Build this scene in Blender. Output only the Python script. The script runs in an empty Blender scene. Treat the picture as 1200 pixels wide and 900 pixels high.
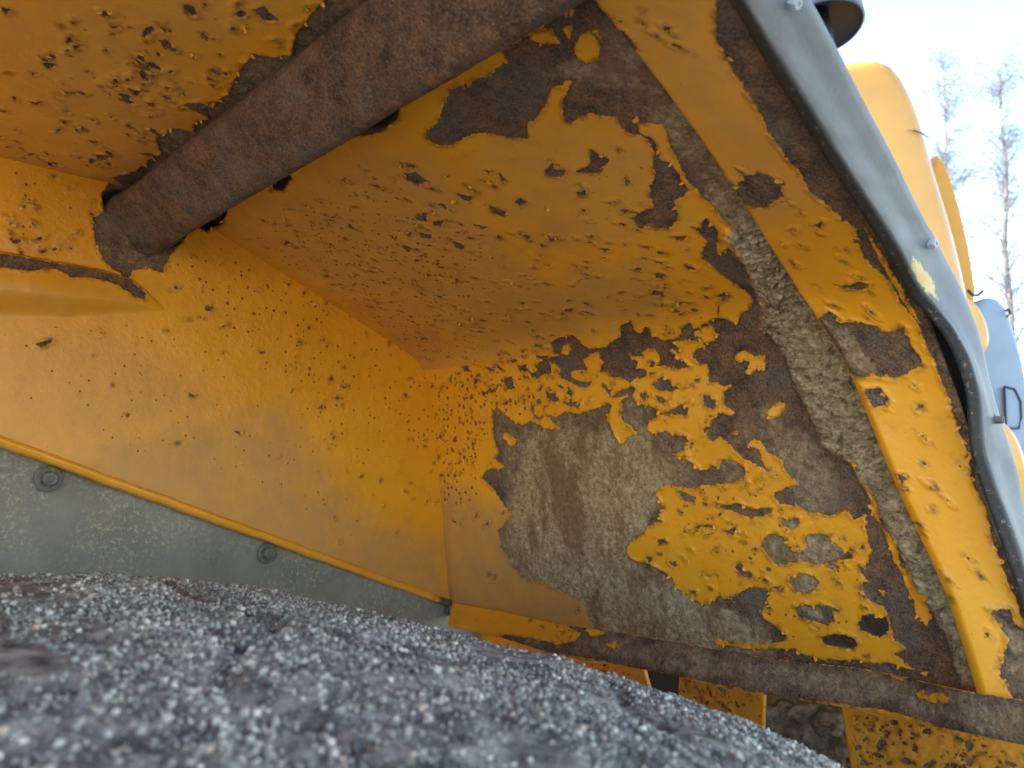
import bpy, bmesh, math, random
import numpy as np
from mathutils import Vector

# ------------------------------------------------------------------ camera, world, sun, exposure
S = bpy.context.scene
COL = S.collection
PITCH = math.radians(5.5)
FPX = 890.0                                   # focal length in pixels of the 1200 px wide photograph
CAM = np.array([0.0, 0.0, 1.77])
cam = bpy.data.cameras.new('camera'); camo = bpy.data.objects.new('camera', cam); COL.objects.link(camo)
camo.location = CAM; camo.rotation_euler = (math.pi/2 + PITCH, 0, 0)
cam.sensor_width = 36; cam.lens = 36*FPX/1200; cam.clip_start = 0.01; cam.clip_end = 2000
cam.dof.use_dof = True; cam.dof.focus_distance = 0.73; cam.dof.aperture_fstop = 10.0
S.camera = camo

SUN_EL, SUN_AZ = math.radians(26), math.radians(-94)   # azimuth measured from +Y towards +X
W = bpy.data.worlds.new('World'); S.world = W; W.use_nodes = True
wn = W.node_tree.nodes; wl = W.node_tree.links
bg = wn['Background']; bg.inputs['Strength'].default_value = 0.11
sky = wn.new('ShaderNodeTexSky'); sky.sky_type = 'NISHITA'; sky.sun_disc = False
sky.sun_elevation = SUN_EL; sky.sun_rotation = SUN_AZ; sky.air_density = 1.0; sky.dust_density = 0.1; sky.ozone_density = 1.0
tc = wn.new('ShaderNodeTexCoord')
cl = wn.new('ShaderNodeTexNoise'); cl.inputs['Scale'].default_value = 2.6; cl.inputs['Detail'].default_value = 6
cr = wn.new('ShaderNodeMapRange'); cr.inputs['From Min'].default_value = 0.36; cr.inputs['From Max'].default_value = 0.62
cr.inputs['To Max'].default_value = 0.2
cm = wn.new('ShaderNodeMixRGB'); cm.inputs['Color2'].default_value = (2.3, 2.6, 2.9, 1)
wl.new(tc.outputs['Generated'], cl.inputs['Vector']); wl.new(cl.outputs['Fac'], cr.inputs['Value'])
wl.new(cr.outputs['Result'], cm.inputs['Fac']); wl.new(sky.outputs['Color'], cm.inputs['Color1'])
wl.new(cm.outputs['Color'], bg.inputs['Color'])
sun = bpy.data.lights.new('sun', 'SUN'); sun.energy = 3.6; sun.angle = math.radians(0.5); sun.color = (1, 0.93, 0.84)
suno = bpy.data.objects.new('sun', sun); COL.objects.link(suno)
sd = Vector((math.sin(SUN_AZ)*math.cos(SUN_EL), math.cos(SUN_AZ)*math.cos(SUN_EL), math.sin(SUN_EL)))
suno.rotation_euler = sd.to_track_quat('Z', 'Y').to_euler(); suno.location = (2, 8, 8)
S.view_settings.view_transform = 'Standard'; S.view_settings.look = 'None'
S.view_settings.exposure = 2.86; S.view_settings.gamma = 1
S.view_settings.use_curve_mapping = False
S.render.engine = 'CYCLES'
S.cycles.max_bounces = 6; S.cycles.diffuse_bounces = 4
rng = np.random.default_rng(7); random.seed(7)

# ------------------------------------------------------------------ coordinates
# l: across the machine (towards it), u: along the machine, w: up.  Origin at the lens.
Lv = np.array([-1, 1, 0])/math.sqrt(2); Uv = np.array([1, 1, 0])/math.sqrt(2); Zv = np.array([0, 0, 1.0])
CR = np.array([1.0, 0, 0]); CF = np.array([0, math.cos(PITCH), math.sin(PITCH)]); CU = np.array([0, -math.sin(PITCH), math.cos(PITCH)])
def site(l, u, w): return CAM + l*Lv + u*Uv + w*Zv
def ray(x, y): return CR*(x-600)/FPX + CU*(450-y)/FPX + CF
def at(x, y, z): return CAM + ray(x, y)*z                       # a measured point at distance z
def on(x, y, p0, n):                                            # a measured point on a plane
    r = ray(x, y); return CAM + r*(np.dot(p0-CAM, n)/np.dot(r, n))
def to_px(V):
    d = V-CAM; z = d@CF; return np.stack([600+FPX*(d@CR)/z, 450-FPX*(d@CU)/z], -1)
def lw(p): d = p-CAM; return np.dot(d, Lv), np.dot(d, Uv), d[2]

# ------------------------------------------------------------------ noise (numpy)
def _h(ix, iy, s):
    n = (ix.astype(np.int64)*374761393 + iy.astype(np.int64)*668265263 + s*1442695041) & 0x7fffffff
    n = ((n ^ (n >> 13))*1274126177) & 0x7fffffff
    return ((n ^ (n >> 16)) & 0xffff)/32767.5 - 1.0
def vnoise(x, y, s=0):
    x0 = np.floor(x); y0 = np.floor(y); fx = x-x0; fy = y-y0
    fx = fx*fx*fx*(fx*(fx*6-15)+10); fy = fy*fy*fy*(fy*(fy*6-15)+10)
    a = _h(x0, y0, s); b = _h(x0+1, y0, s); c = _h(x0, y0+1, s); d = _h(x0+1, y0+1, s)
    return (a*(1-fx)+b*fx)*(1-fy) + (c*(1-fx)+d*fx)*fy
def fbm(x, y, s=0, o=4, g=0.55):
    v = 0; a = 1; t = 0
    for i in range(o):
        v = v + a*vnoise(x*2**i + 13.7*i, y*2**i - 7.3*i, s+i); t += a; a *= g
    return v/t
def sstep(a, b, x):
    t = np.clip((x-a)/(b-a), 0, 1); return t*t*(3-2*t)
def sdf(X, Y, poly):                                            # negative inside
    poly = np.asarray(poly, float); n = len(poly)
    d = np.full(X.shape, 1e9); ins = np.zeros(X.shape, bool)
    for i in range(n):
        ax, ay = poly[i]; bx, by = poly[(i+1) % n]
        ex, ey = bx-ax, by-ay; wx = X-ax; wy = Y-ay
        t = np.clip((wx*ex+wy*ey)/max(ex*ex+ey*ey, 1e-14), 0, 1)
        d = np.minimum(d, (wx-ex*t)**2 + (wy-ey*t)**2)
        if ay != by:
            c = ((ay > Y) != (by > Y)) & (X < ex*(Y-ay)/(by-ay)+ax); ins ^= c
    return np.where(ins, -1, 1)*np.sqrt(d)

# ------------------------------------------------------------------ objects
def link(o, parent=None):
    COL.objects.link(o)
    if parent is not None: o.parent = parent
    return o
def org(parent): return np.array(parent.matrix_basis.translation) if parent is not None else np.zeros(3)
def gorg(parent):
    o = np.zeros(3)
    while parent is not None: o = o + np.array(parent.location); parent = parent.parent
    return o
def thing(name, loc, label, cat, group=None):
    o = bpy.data.objects.new(name, None); o.location = loc; o.empty_display_size = 0.05; link(o)
    o['label'] = label; o['category'] = cat
    if group: o['group'] = group
    return o
def tag(o, label, cat, group=None, kind=None):
    o['label'] = label
    if cat: o['category'] = cat
    if group: o['group'] = group
    if kind: o['kind'] = kind
    return o
def mesh_obj(name, V, F, mat, parent=None, smooth=True, attrs=None, loc=None):
    """V world coordinates"""
    base = gorg(parent)
    V = np.asarray(V, float); l = np.zeros(3)
    if loc is not None: l = np.asarray(loc, float)-base
    me = bpy.data.meshes.new(name)
    Vl = (V-base-l).astype(np.float32)
    if isinstance(F, np.ndarray) and F.ndim == 2:
        k = F.shape[1]; nf = len(F)
        me.vertices.add(len(Vl)); me.vertices.foreach_set('co', Vl.ravel())
        me.loops.add(nf*k); me.loops.foreach_set('vertex_index', F.astype(np.int32).ravel())
        me.polygons.add(nf); me.polygons.foreach_set('loop_start', np.arange(0, nf*k, k, dtype=np.int32))
        me.update(calc_edges=True)
    else:
        me.from_pydata([tuple(v) for v in Vl], [], [tuple(f) for f in F]); me.update()
    me.polygons.foreach_set('use_smooth', np.full(len(me.polygons), smooth))
    for k, a in (attrs or {}).items():
        at_ = me.attributes.new(k, 'FLOAT', 'POINT'); at_.data.foreach_set('value', np.asarray(a, np.float32).ravel())
    me.materials.append(mat); me.validate()
    o = bpy.data.objects.new(name, me); o.location = l
    return link(o, parent)
def bm_obj(name, bm, mat, parent=None, smooth=False, bevel=0, seg=2, loc=None):
    bm.normal_update()
    base = gorg(parent); l = np.zeros(3)
    if loc is not None: l = np.asarray(loc, float)-base
    bmesh.ops.translate(bm, verts=bm.verts, vec=Vector(-(base+l)))
    me = bpy.data.meshes.new(name); bm.to_mesh(me); bm.free()
    for p in me.polygons: p.use_smooth = smooth
    me.materials.append(mat)
    o = bpy.data.objects.new(name, me); o.location = l; link(o, parent)
    if bevel:
        m = o.modifiers.new('bevel', 'BEVEL'); m.width = bevel; m.segments = seg; m.limit_method = 'ANGLE'; m.angle_limit = math.radians(40)
        m.harden_normals = False
    return o
def gridf(nv, nu):
    i = np.arange(nv-1)[:, None]*nu + np.arange(nu-1)[None, :]
    i = i.ravel(); return np.stack([i, i+1, i+nu+1, i+nu], 1)
def tube_mesh(path, rad, n=8, cap=True):
    path = [np.asarray(p, float) for p in path]; V = []; F = []
    m = len(path)
    for i, p in enumerate(path):
        t = path[min(i+1, m-1)]-path[max(i-1, 0)]; t = t/np.linalg.norm(t)
        a = np.cross(t, [0, 0, 1.0]) if abs(t[2]) < 0.9 else np.cross(t, [1.0, 0, 0]); a /= np.linalg.norm(a); b = np.cross(t, a)
        r = rad[i] if hasattr(rad, '__len__') else rad
        for k in range(n):
            th = 2*math.pi*k/n; V.append(p + r*(a*math.cos(th)+b*math.sin(th)))
    for i in range(m-1):
        for k in range(n):
            k2 = (k+1) % n; F.append((i*n+k, i*n+k2, (i+1)*n+k2, (i+1)*n+k))
    if cap: F.append(tuple(range(n-1, -1, -1))); F.append(tuple((m-1)*n+k for k in range(n)))
    return V, F

# ------------------------------------------------------------------ materials
class NT:
    def __init__(s, name):
        s.m = bpy.data.materials.new(name); s.m.use_nodes = True; s.t = s.m.node_tree; s.n = s.t.nodes; s.b = s.n['Principled BSDF']
        tcn = s.n.new('ShaderNodeTexCoord'); s.obj = tcn.outputs['Object']
    def lk(s, a, b): s.t.links.new(a, b)
    def setin(s, sock, v):
        if isinstance(v, bpy.types.NodeSocket): s.lk(v, sock)
        else: sock.default_value = v
    def noise(s, scale, detail=5, rough=0.6, vec=None, dist=0):
        n = s.n.new('ShaderNodeTexNoise'); n.inputs['Scale'].default_value = scale; n.inputs['Detail'].default_value = detail
        n.inputs['Roughness'].default_value = rough; n.inputs['Distortion'].default_value = dist
        s.lk(vec or s.obj, n.inputs['Vector']); return n.outputs['Fac']
    def voro(s, scale, out='Distance', vec=None, rnd=1):
        n = s.n.new('ShaderNodeTexVoronoi'); n.inputs['Scale'].default_value = scale; n.inputs['Randomness'].default_value = rnd
        s.lk(vec or s.obj, n.inputs['Vector']); return n.outputs[out]
    def rng(s, v, a, b, c=0, d=1, smooth=True):
        n = s.n.new('ShaderNodeMapRange'); n.interpolation_type = 'SMOOTHSTEP' if smooth else 'LINEAR'
        s.setin(n.inputs['Value'], v)
        for k, x in zip(('From Min', 'From Max', 'To Min', 'To Max'), (a, b, c, d)): s.setin(n.inputs[k], x)
        return n.outputs['Result']
    def mix(s, f, a, b, mode='MIX'):
        n = s.n.new('ShaderNodeMixRGB'); n.blend_type = mode
        s.setin(n.inputs['Fac'], f)
        for k, c in (('Color1', a), ('Color2', b)):
            if isinstance(c, tuple): c = c+(1,) if len(c) == 3 else c
            s.setin(n.inputs[k], c)
        return n.outputs['Color']
    def math(s, op, a, b=0.0, c=None):
        n = s.n.new('ShaderNodeMath'); n.operation = op; s.setin(n.inputs[0], a); s.setin(n.inputs[1], b)
        if c is not None: s.setin(n.inputs[2], c)
        return n.outputs[0]
    def attr(s, name):
        n = s.n.new('ShaderNodeAttribute'); n.attribute_name = name; return n.outputs['Fac']
    def ramp(s, f, stops):
        n = s.n.new('ShaderNodeValToRGB'); e = n.color_ramp.elements
        while len(e) < len(stops): e.new(0.5)
        for i, (p, c) in enumerate(stops): e[i].position = p; e[i].color = c+(1,)
        s.lk(f, n.inputs['Fac']); return n.outputs['Color']
    def bump(s, h, strength, dist, normal=None):
        n = s.n.new('ShaderNodeBump'); n.inputs['Strength'].default_value = strength; n.inputs['Distance'].default_value = dist
        s.lk(h, n.inputs['Height'])
        if normal is not None: s.lk(normal, n.inputs['Normal'])
        return n.outputs['Normal']
    def out(s, col, rough, normal=None, **kw):
        s.setin(s.b.inputs['Base Color'], col+(1,) if isinstance(col, tuple) else col); s.setin(s.b.inputs['Roughness'], rough)
        if normal is not None: s.lk(normal, s.b.inputs['Normal'])
        for k, v in kw.items(): s.b.inputs[k].default_value = v
        return s.m

def mat_fender():
    s = NT('rusted_yellow_paint')
    p = s.attr('paint'); mud = s.attr('mud'); grime_shading = s.attr('grime_shading'); dark = s.attr('dark'); spk = s.attr('speck')
    fine = s.noise(900, 3); p2 = s.math('ADD', p, s.math('ADD', s.math('MULTIPLY', s.math('SUBTRACT', fine, 0.5), 0.0018), s.math('MULTIPLY', s.math('SUBTRACT', s.noise(330, 3, 0.7), 0.5), 0.0024)))
    isp = s.rng(p2, -0.00012, 0.00012)
    # paint
    big = s.noise(9, 4); med = s.noise(60, 5)
    pc = s.mix(s.rng(big, 0.3, 0.7), (0.69, 0.285, 0.010), (0.77, 0.335, 0.016))
    pc = s.mix(s.rng(s.noise(38, 6, 0.7), 0.52, 0.78, 0, 0.35), pc, (0.30, 0.13, 0.022))
    g = s.math('MULTIPLY', grime_shading, s.rng(s.noise(28, 6, 0.65), 0.25, 0.7, 0.55, 1.0))
    pc = s.mix(g, pc, (0.34, 0.20, 0.095))
    # specks of rust breaking through
    vd = s.voro(170); vsel = s.voro(170, 'Color'); sep = s.n.new('ShaderNodeSeparateColor'); s.lk(vsel, sep.inputs['Color'])
    rad = s.math('MULTIPLY', s.math('SUBTRACT', s.math('ADD', sep.outputs['Red'], spk), 1.0), 0.62)
    sp = s.math('MULTIPLY', s.rng(s.math('SUBTRACT', s.math('ADD', rad, s.math('MULTIPLY', s.math('SUBTRACT', fine, .5), .25)), vd), -0.06, 0.05), s.rng(spk, 0.0, 0.05))
    pc = s.mix(s.math('MULTIPLY', sp, 0.8), pc, (0.075, 0.034, 0.015))
    # rust bleeding around the broken edges
    halo = s.math('MULTIPLY', s.rng(p2, 0.0001, 0.0055, 1, 0), s.rng(s.noise(120, 4), 0.42, 0.64, 0.04, 0.8))
    pc = s.mix(halo, pc, (0.17, 0.062, 0.014))
    pc = s.mix(s.rng(p2, 0.0001, 0.0005, 0.75, 0), pc, (0.055, 0.032, 0.018))
    # rust
    rn = s.noise(55, 6, 0.78); rn2 = s.noise(520, 3, 0.75); rn3 = s.noise(17, 4, 0.65)
    rc = s.ramp(rn, [(0.28, (0.028, 0.019, 0.015)), (0.43, (0.095, 0.056, 0.038)), (0.54, (0.175, 0.092, 0.050)), (0.70, (0.30, 0.140, 0.058))])
    rc = s.mix(s.rng(rn3, 0.46, 0.66, 0, 0.6), rc, (0.155, 0.128, 0.105))
    rc = s.mix(s.rng(rn2, 0.54, 0.66, 0, 0.5), rc, (0.34, 0.215, 0.135))
    rc = s.mix(s.rng(rn2, 0.46, 0.37, 0, 0.65), rc, (0.020, 0.014, 0.012))
    mp = s.n.new('ShaderNodeMapping'); mp.inputs['Rotation'].default_value = (0.0, 0.9, 0.785); mp.inputs['Scale'].default_value = (1, 1, 0.42); s.lk(s.obj, mp.inputs['Vector'])
    mn = s.noise(150, 5, 0.72); mn2 = s.noise(19, 6, 0.72, vec=mp.outputs['Vector'])
    mc = s.ramp(mn, [(0.32, (0.15, 0.090, 0.043)), (0.45, (0.30, 0.200, 0.106)), (0.55, (0.40, 0.290, 0.168)), (0.68, (0.55, 0.425, 0.27))])
    mc = s.mix(s.rng(mn2, 0.47, 0.60, 0, 0.75), mc, (0.165, 0.085, 0.038))
    mc = s.mix(s.rng(mn2, 0.44, 0.30, 0, 0.5), mc, (0.34, 0.30, 0.22))
    mc = s.mix(s.rng(rn2, 0.45, 0.37, 0, 0.5), mc, (0.060, 0.040, 0.026))
    mm = s.math('MULTIPLY', mud, s.rng(s.math('ADD', s.math('MULTIPLY', mud, 0.6), s.math('MULTIPLY', rn, 0.7)), 0.50, 0.80))
    rc = s.mix(mm, rc, mc)
    rc = s.mix(dark, rc, (0.014, 0.011, 0.010))
    col = s.mix(isp, rc, pc)
    # thick mud also covers paint
    thick = s.rng(mud, 1.02, 1.3)
    mud_c = s.ramp(s.noise(110, 5, 0.8, dist=0.4), [(0.33, (0.085, 0.060, 0.036)), (0.47, (0.29, 0.212, 0.126)), (0.64, (0.55, 0.435, 0.28))])
    col = s.mix(thick, col, mud_c)
    rough = s.mix(isp, (0.85,)*3, s.mix(g, (0.38,)*3, (0.65,)*3))
    h = s.math('MULTIPLY', s.math('MULTIPLY', s.math('SUBTRACT', 1.0, isp), s.rng(mm, 0.2, 1.0, 1.0, 0.45)), s.math('ADD', s.math('MULTIPLY', rn2, 0.9), s.math('MULTIPLY', s.noise(160, 4, 0.75), 1.5)))
    wav = s.noise(75, 4, 0.62)
    h = s.math('ADD', h, s.math('MULTIPLY', isp, s.math('ADD', 1.2, s.math('MULTIPLY', s.math('MULTIPLY', wav, s.math('ADD', spk, 0.06)), 1.7))))
    h = s.math('SUBTRACT', h, s.math('MULTIPLY', sp, 0.6))
    nb = s.bump(h, 1.0, 0.0019)
    return s.out(col, rough, nb, **{'Specular IOR Level': 0.4})
def mat_simple(name, ramp, scale, rough=0.6, bump=0.4, dist=0.002, spec=0.4, detail=6, extra=None):
    s = NT(name); n = s.noise(scale, detail, 0.65); c = s.ramp(n, ramp)
    if extra: c = s.mix(s.rng(s.noise(extra[0], 6, 0.7), extra[1], extra[2], 0, extra[4]), c, extra[3])
    return s.out(c, rough, s.bump(s.noise(scale*3, 6, 0.7), bump, dist), **{'Specular IOR Level': spec})

M_F = mat_fender()
def mat_rubber():
    s = NT('dusty_black_rubber')
    c = s.ramp(s.noise(30, 6, 0.65), [(0.3, (0.105, 0.117, 0.128)), (0.7, (0.155, 0.165, 0.172))])  # blue-grey tone paints the sky's glare onto the black rubber
    c = s.mix(s.rng(s.noise(160, 6, 0.7), 0.66, 0.74, 0, 0.6), c, (0.36, 0.35, 0.31))
    sc = s.attr('scuff'); sn = s.rng(s.math('ADD', sc, s.math('MULTIPLY', s.math('SUBTRACT', s.noise(140, 6, 0.7), 0.5), 0.9)), 0.45, 0.6)
    c = s.mix(sn, c, s.mix(s.noise(90), (0.50, 0.32, 0.07), (0.62, 0.52, 0.28)))
    ed = s.attr('edge'); c = s.mix(s.math('MULTIPLY', ed, 0.95), c, s.ramp(s.noise(220, 5, 0.7), [(0.35, (0.012, 0.012, 0.013)), (0.60, (0.032, 0.028, 0.024)), (0.70, (0.28, 0.26, 0.22))]))
    return s.out(c, 0.55, s.bump(s.noise(260, 6, 0.7), 0.35, 0.0008), **{'Specular IOR Level': 0.5})
M_RUB = mat_rubber()
def mat_flap():
    s = NT('dusty_grey_rubber')
    c = s.ramp(s.noise(16, 5, 0.6), [(0.3, (0.165, 0.153, 0.126)), (0.7, (0.255, 0.235, 0.187))])
    d = s.rng(s.noise(210, 7, 0.78), 0.50, 0.62); z = s.rng(s.noise(9, 3), 0.34, 0.6)
    c = s.mix(s.math('MULTIPLY', s.math('MULTIPLY', d, z), 0.85), c, (0.40, 0.36, 0.25))
    return s.out(c, 0.8, s.bump(s.noise(300, 6, 0.7), 0.3, 0.0008), **{'Specular IOR Level': 0.3})
M_FLAP = mat_flap()
M_BOLT = mat_simple('dusty_bolt_steel', [(0.3, (0.08, 0.08, 0.07)), (0.7, (0.18, 0.17, 0.14))], 120, 0.6)
M_SIL = mat_simple('zinc_bolt_steel', [(0.3, (0.30, 0.34, 0.38)), (0.7, (0.45, 0.48, 0.5))], 120, 0.45)
def mat_tyre():
    s = NT('gritty_tyre_rubber')
    c = s.ramp(s.noise(70, 7, 0.7), [(0.38, (0.028, 0.026, 0.025)), (0.48, (0.13, 0.116, 0.095)), (0.60, (0.34, 0.31, 0.255))])
    c = s.mix(s.rng(s.noise(500, 3), 0.5, 0.7, 0, 0.6), c, (0.22, 0.205, 0.185))
    return s.out(c, 0.8, s.bump(s.noise(400, 5, 0.7), 0.8, 0.0015))
M_TY = mat_tyre()
def mat_grit():
    s = NT('grey_grit'); t = s.attr('tone')
    c = s.ramp(t, [(0.0, (0.085, 0.076, 0.062)), (0.35, (0.22, 0.20, 0.163)), (0.7, (0.42, 0.385, 0.315)), (0.9, (0.72, 0.66, 0.54)), (0.97, (0.52, 0.38, 0.27))])
    return s.out(c, 0.6, s.bump(s.noise(1500, 3), 0.4, 0.0004), **{'Specular IOR Level': 0.5})
M_GR = mat_grit()
def mat_body():
    s = NT('yellow_body_paint')
    c = s.mix(s.rng(s.noise(2.5, 4), 0.3, 0.7), (0.52, 0.255, 0.040), (0.58, 0.30, 0.055))
    c = s.mix(s.rng(s.noise(22, 8, 0.75), 0.68, 0.74, 0, 0.6), c, (0.25, 0.17, 0.08))
    return s.out(c, 0.32, s.bump(s.noise(8, 3), 0.05, 0.01), **{'Coat Weight': 0.25})
M_BODY = mat_body()
M_BLUE = mat_simple('blue_grey_plastic', [(0.3, (0.22, 0.28, 0.34)), (0.7, (0.28, 0.335, 0.40))], 6, 0.45, 0.1, extra=(30, 0.6, 0.75, (0.35, 0.37, 0.38), 0.5))
M_DARK = mat_simple('dark_plastic_and_shade', [(0.3, (0.018, 0.020, 0.026)), (0.7, (0.03, 0.034, 0.042))], 10, 0.5, 0.15)  # dark plastic parts, and the sheets that paint shade into gaps
M_CAP = mat_simple('blue_black_cap_plastic', [(0.3, (0.05, 0.08, 0.13)), (0.7, (0.07, 0.10, 0.16))], 10, 0.35, 0.1)
M_BARK = mat_simple('birch_bark', [(0.3, (0.07, 0.058, 0.045)), (0.5, (0.20, 0.165, 0.13)), (0.75, (0.36, 0.32, 0.27))], 4, 0.8)
M_TWIG = mat_simple('birch_twigs', [(0.3, (0.19, 0.20, 0.225)), (0.7, (0.27, 0.28, 0.31))], 3, 0.8)  # pale bluish tone paints the sky's flare over the twigs
M_GND = mat_simple('pale_gravel_ground', [(0.3, (0.14, 0.127, 0.11)), (0.5, (0.21, 0.19, 0.165)), (0.75, (0.31, 0.285, 0.25))], 14, 0.9, 0.6, 0.02, detail=9)
M_MUD = mat_simple('dried_grey_mud', [(0.3, (0.085, 0.075, 0.058)), (0.55, (0.17, 0.15, 0.115)), (0.75, (0.25, 0.22, 0.17))], 70, 0.9, 0.7, 0.003)
M_RIM = mat_simple('yellow_rim_paint', [(0.3, (0.5, 0.22, 0.015)), (0.7, (0.58, 0.27, 0.02))], 10, 0.45)

# ------------------------------------------------------------------ ground
gn = 60; gx = np.linspace(-1, 1, gn); gx = np.sign(gx)*np.abs(gx)**3*400
GX, GY = np.meshgrid(gx, gx); GZ = 0.04*fbm(GX*0.4, GY*0.4, 3)*np.clip(np.hypot(GX, GY)/6, 0, 1)
g = mesh_obj('ground', np.stack([GX, GY, GZ-0.02], -1).reshape(-1, 3), gridf(gn, gn), M_GND); g['kind'] = 'structure'

# ------------------------------------------------------------------ fender frame from measured corners
LI = 0.85
pw = site(LI, 0, 0)
C1 = on(185, 227, pw, Lv); C2 = on(503, 428, pw, Lv); C3 = on(527, 705, pw, Lv)
_, u1, w1 = lw(C1); _, u2, w2 = lw(C2); _, u3, w3 = lw(C3)
_, ua, wa = lw(on(0, 515, pw, Lv))                              # bottom edge of the inner wall at the frame border
n_front = np.cross(C3-C2, Lv); n_front /= np.linalg.norm(n_front)
if np.dot(n_front, CAM-C2) < 0: n_front = -n_front
n_slope = np.cross(C2-C1, Lv); n_slope /= np.linalg.norm(n_slope)
if np.dot(n_slope, CAM-C2) < 0: n_slope = -n_slope
print('profile', (u1, w1), (u2, w2), (u3, w3), 'wall bottom', (ua, wa))

fender = thing('wheel_fender', site(LI, u3, w3-0.2), 'rusted yellow steel wheel fender seen from below, paint peeling off in flakes', 'fender')

# ---- traced wear.  Each list is a boundary measured in the photograph, placed on the panel it belongs to
def z6(ox, oy, pts, k=6.0): return [(ox+x/k, oy+y/k) for x, y in pts]
R_TAN = [(578,482),(585,480),(600,492),(613,500),(622,493),(633,498),(640,503),(658,503),(650,495),(642,487),(655,488),(663,482),(680,485),(690,482),(703,477),(713,472),(717,476),(715,484),(712,492),(717,503),(720,508),(727,521),(732,520),(736,513),(747,508),(741,500),(730,492),(727,483),(730,470),(738,462),(747,473),(765,477),(776,485),(787,481),(797,473),(808,478),(804,488),(797,486),(775,486),(765,490),(760,498),(758,505),(770,508),(781,505),(787,510),(807,512),(808,518),(804,526),(795,530),(785,533),(803,538),(815,545),(822,552),(832,550),(834,545),(845,548),(846,539),(857,538),(873,548),(874,553),(872,560),(860,565),(840,568),(823,568),(813,573),(800,571),(785,568),(772,572),(767,580),(773,585),(780,595),(772,603),(776,611),(758,617),(757,623),(750,628),(740,635),(735,640),(735,652),(745,658),(757,660),(763,662),(783,673),(788,679),(792,688),(807,698),(814,704),(822,709),(838,703),(843,697),(848,702),(863,698),(870,693),(880,688),(897,690),(903,695),(899,703),(903,713),(892,715),(895,723),(907,733),(920,742),(922,747),(915,753),(880,755),(850,752),(840,748),(836,758),(790,760),(740,756),(700,750),(692,722),(680,702),(640,684),(612,676),(596,655),(588,640),(585,622),(598,605),(590,590),(580,575),(565,560),(575,545),(585,530),(578,510)]
R_UP = [(648,398),(660,393),(672,390),(678,393),(687,398),(700,402),(707,400),(717,400),(723,393),(732,390),(727,380),(740,375),(744,383),(755,387),(760,380),(765,382),(768,388),(778,388),(785,392),(802,388),(803,380),(813,373),(818,382),(827,390),(823,393),(807,392),(797,393),(797,400),(802,408),(798,410),(792,404),(788,407),(795,415),(803,422),(810,430),(793,432),(777,427),(767,428),(762,422),(768,421),(773,425),(777,420),(773,405),(765,402),(758,408),(757,415),(745,413),(742,408),(742,415),(751,422),(747,430),(758,433),(759,440),(745,445),(740,448),(727,442),(718,442),(713,437),(705,433),(707,427),(710,423),(708,408),(702,408),(688,417),(690,432),(678,432),(670,435),(672,442),(682,447),(693,445),(695,448),(688,455),(673,450),(665,445),(658,442),(658,437),(660,430),(655,422),(648,419),(650,428),(648,435),(638,437),(632,442),(625,440),(622,432),(613,433),(612,427),(622,422),(620,427),(627,435),(632,432),(632,423),(637,420),(643,418),(635,413),(635,408),(642,410),(657,412),(667,410),(657,407)]
R_RIGHT = [(843,368),(833,373),(840,377),(848,385),(842,394),(830,397),(830,403),(822,404),(815,410),(814,417),(823,426),(830,427),(831,448),(840,448),(847,452),(858,452),(850,458),(848,472),(853,477),(863,484),(855,487),(843,484),(835,492),(832,502),(828,510),(835,518),(840,513),(848,512),(853,520),(863,528),(872,537),(887,545),(899,551),(893,538),(890,528),(883,524),(873,522),(882,516),(890,515),(900,530),(917,538),(922,552),(928,560),(937,568),(923,572),(908,577),(907,582),(915,590),(928,592),(933,592),(950,602),(958,600),(972,605),(990,597),(998,603),(1002,608),(1015,603),(1017,627),(1022,648),(1015,658),(1015,667),(1007,663),(1009,670),(1020,682),(1012,683),(1012,693),(1020,703),(1037,712),(1042,722),(1047,748),(1060,757),(1062,761),(1048,767),(1065,780),(1080,786),(1300,850),(1250,700),(1120,400),(1010,250),(900,80),(820,-60),(660,-60),(667,10),(690,20),(712,55),(745,110),(778,145),(782,158),(787,173),(797,190),(803,207),(807,213),(817,220),(823,228),(837,242),(847,255),(857,262),(868,270),(868,280),(870,290),(880,300),(868,300),(853,288),(850,292),(843,297),(840,290),(842,272),(843,268),(833,263),(830,255),(823,258),(822,267),(812,265),(818,272),(830,282),(827,288),(823,297),(823,302),(833,308),(843,317),(853,327),(863,333),(873,340),(884,350),(880,358),(873,363),(868,372)]
R_GREY = [(670,95),(660,117),(660,133),(667,144),(678,137),(693,132),(707,135),(720,135),(730,148),(740,155),(750,158),(760,163),(763,170),(767,178),(766,193),(768,207),(762,217),(762,232),(767,238),(765,243),(753,247),(745,252),(740,256),(750,267),(757,264),(770,267),(783,267),(792,262),(794,252),(793,247),(790,235),(800,230),(807,223),(803,215),(798,207),(795,200),(785,190),(773,185),(770,170),(763,160),(755,158),(748,150),(745,137),(750,143),(770,144),(778,145),(790,150),(740,70),(720,40),(690,60)]
R_TOP = [(587,60),(613,43),(633,33),(647,20),(663,13),(683,13),(690,23),(707,50),(735,90),(720,110),(680,105),(670,93),(647,103),(640,120),(630,137),(620,143),(618,160),(600,162),(590,157),(563,155),(547,158),(527,170),(512,168),(500,163),(500,150),(513,143),(520,125),(527,107),(543,97),(573,88),(593,70)]
R_BOT = [(878,760),(932,760),(943,768),(963,773),(1003,773),(1017,777),(1043,777),(1065,783),(1100,790),(1150,805),(1180,850),(900,800),(700,770),(690,747),(760,752),(840,756)]
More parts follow.
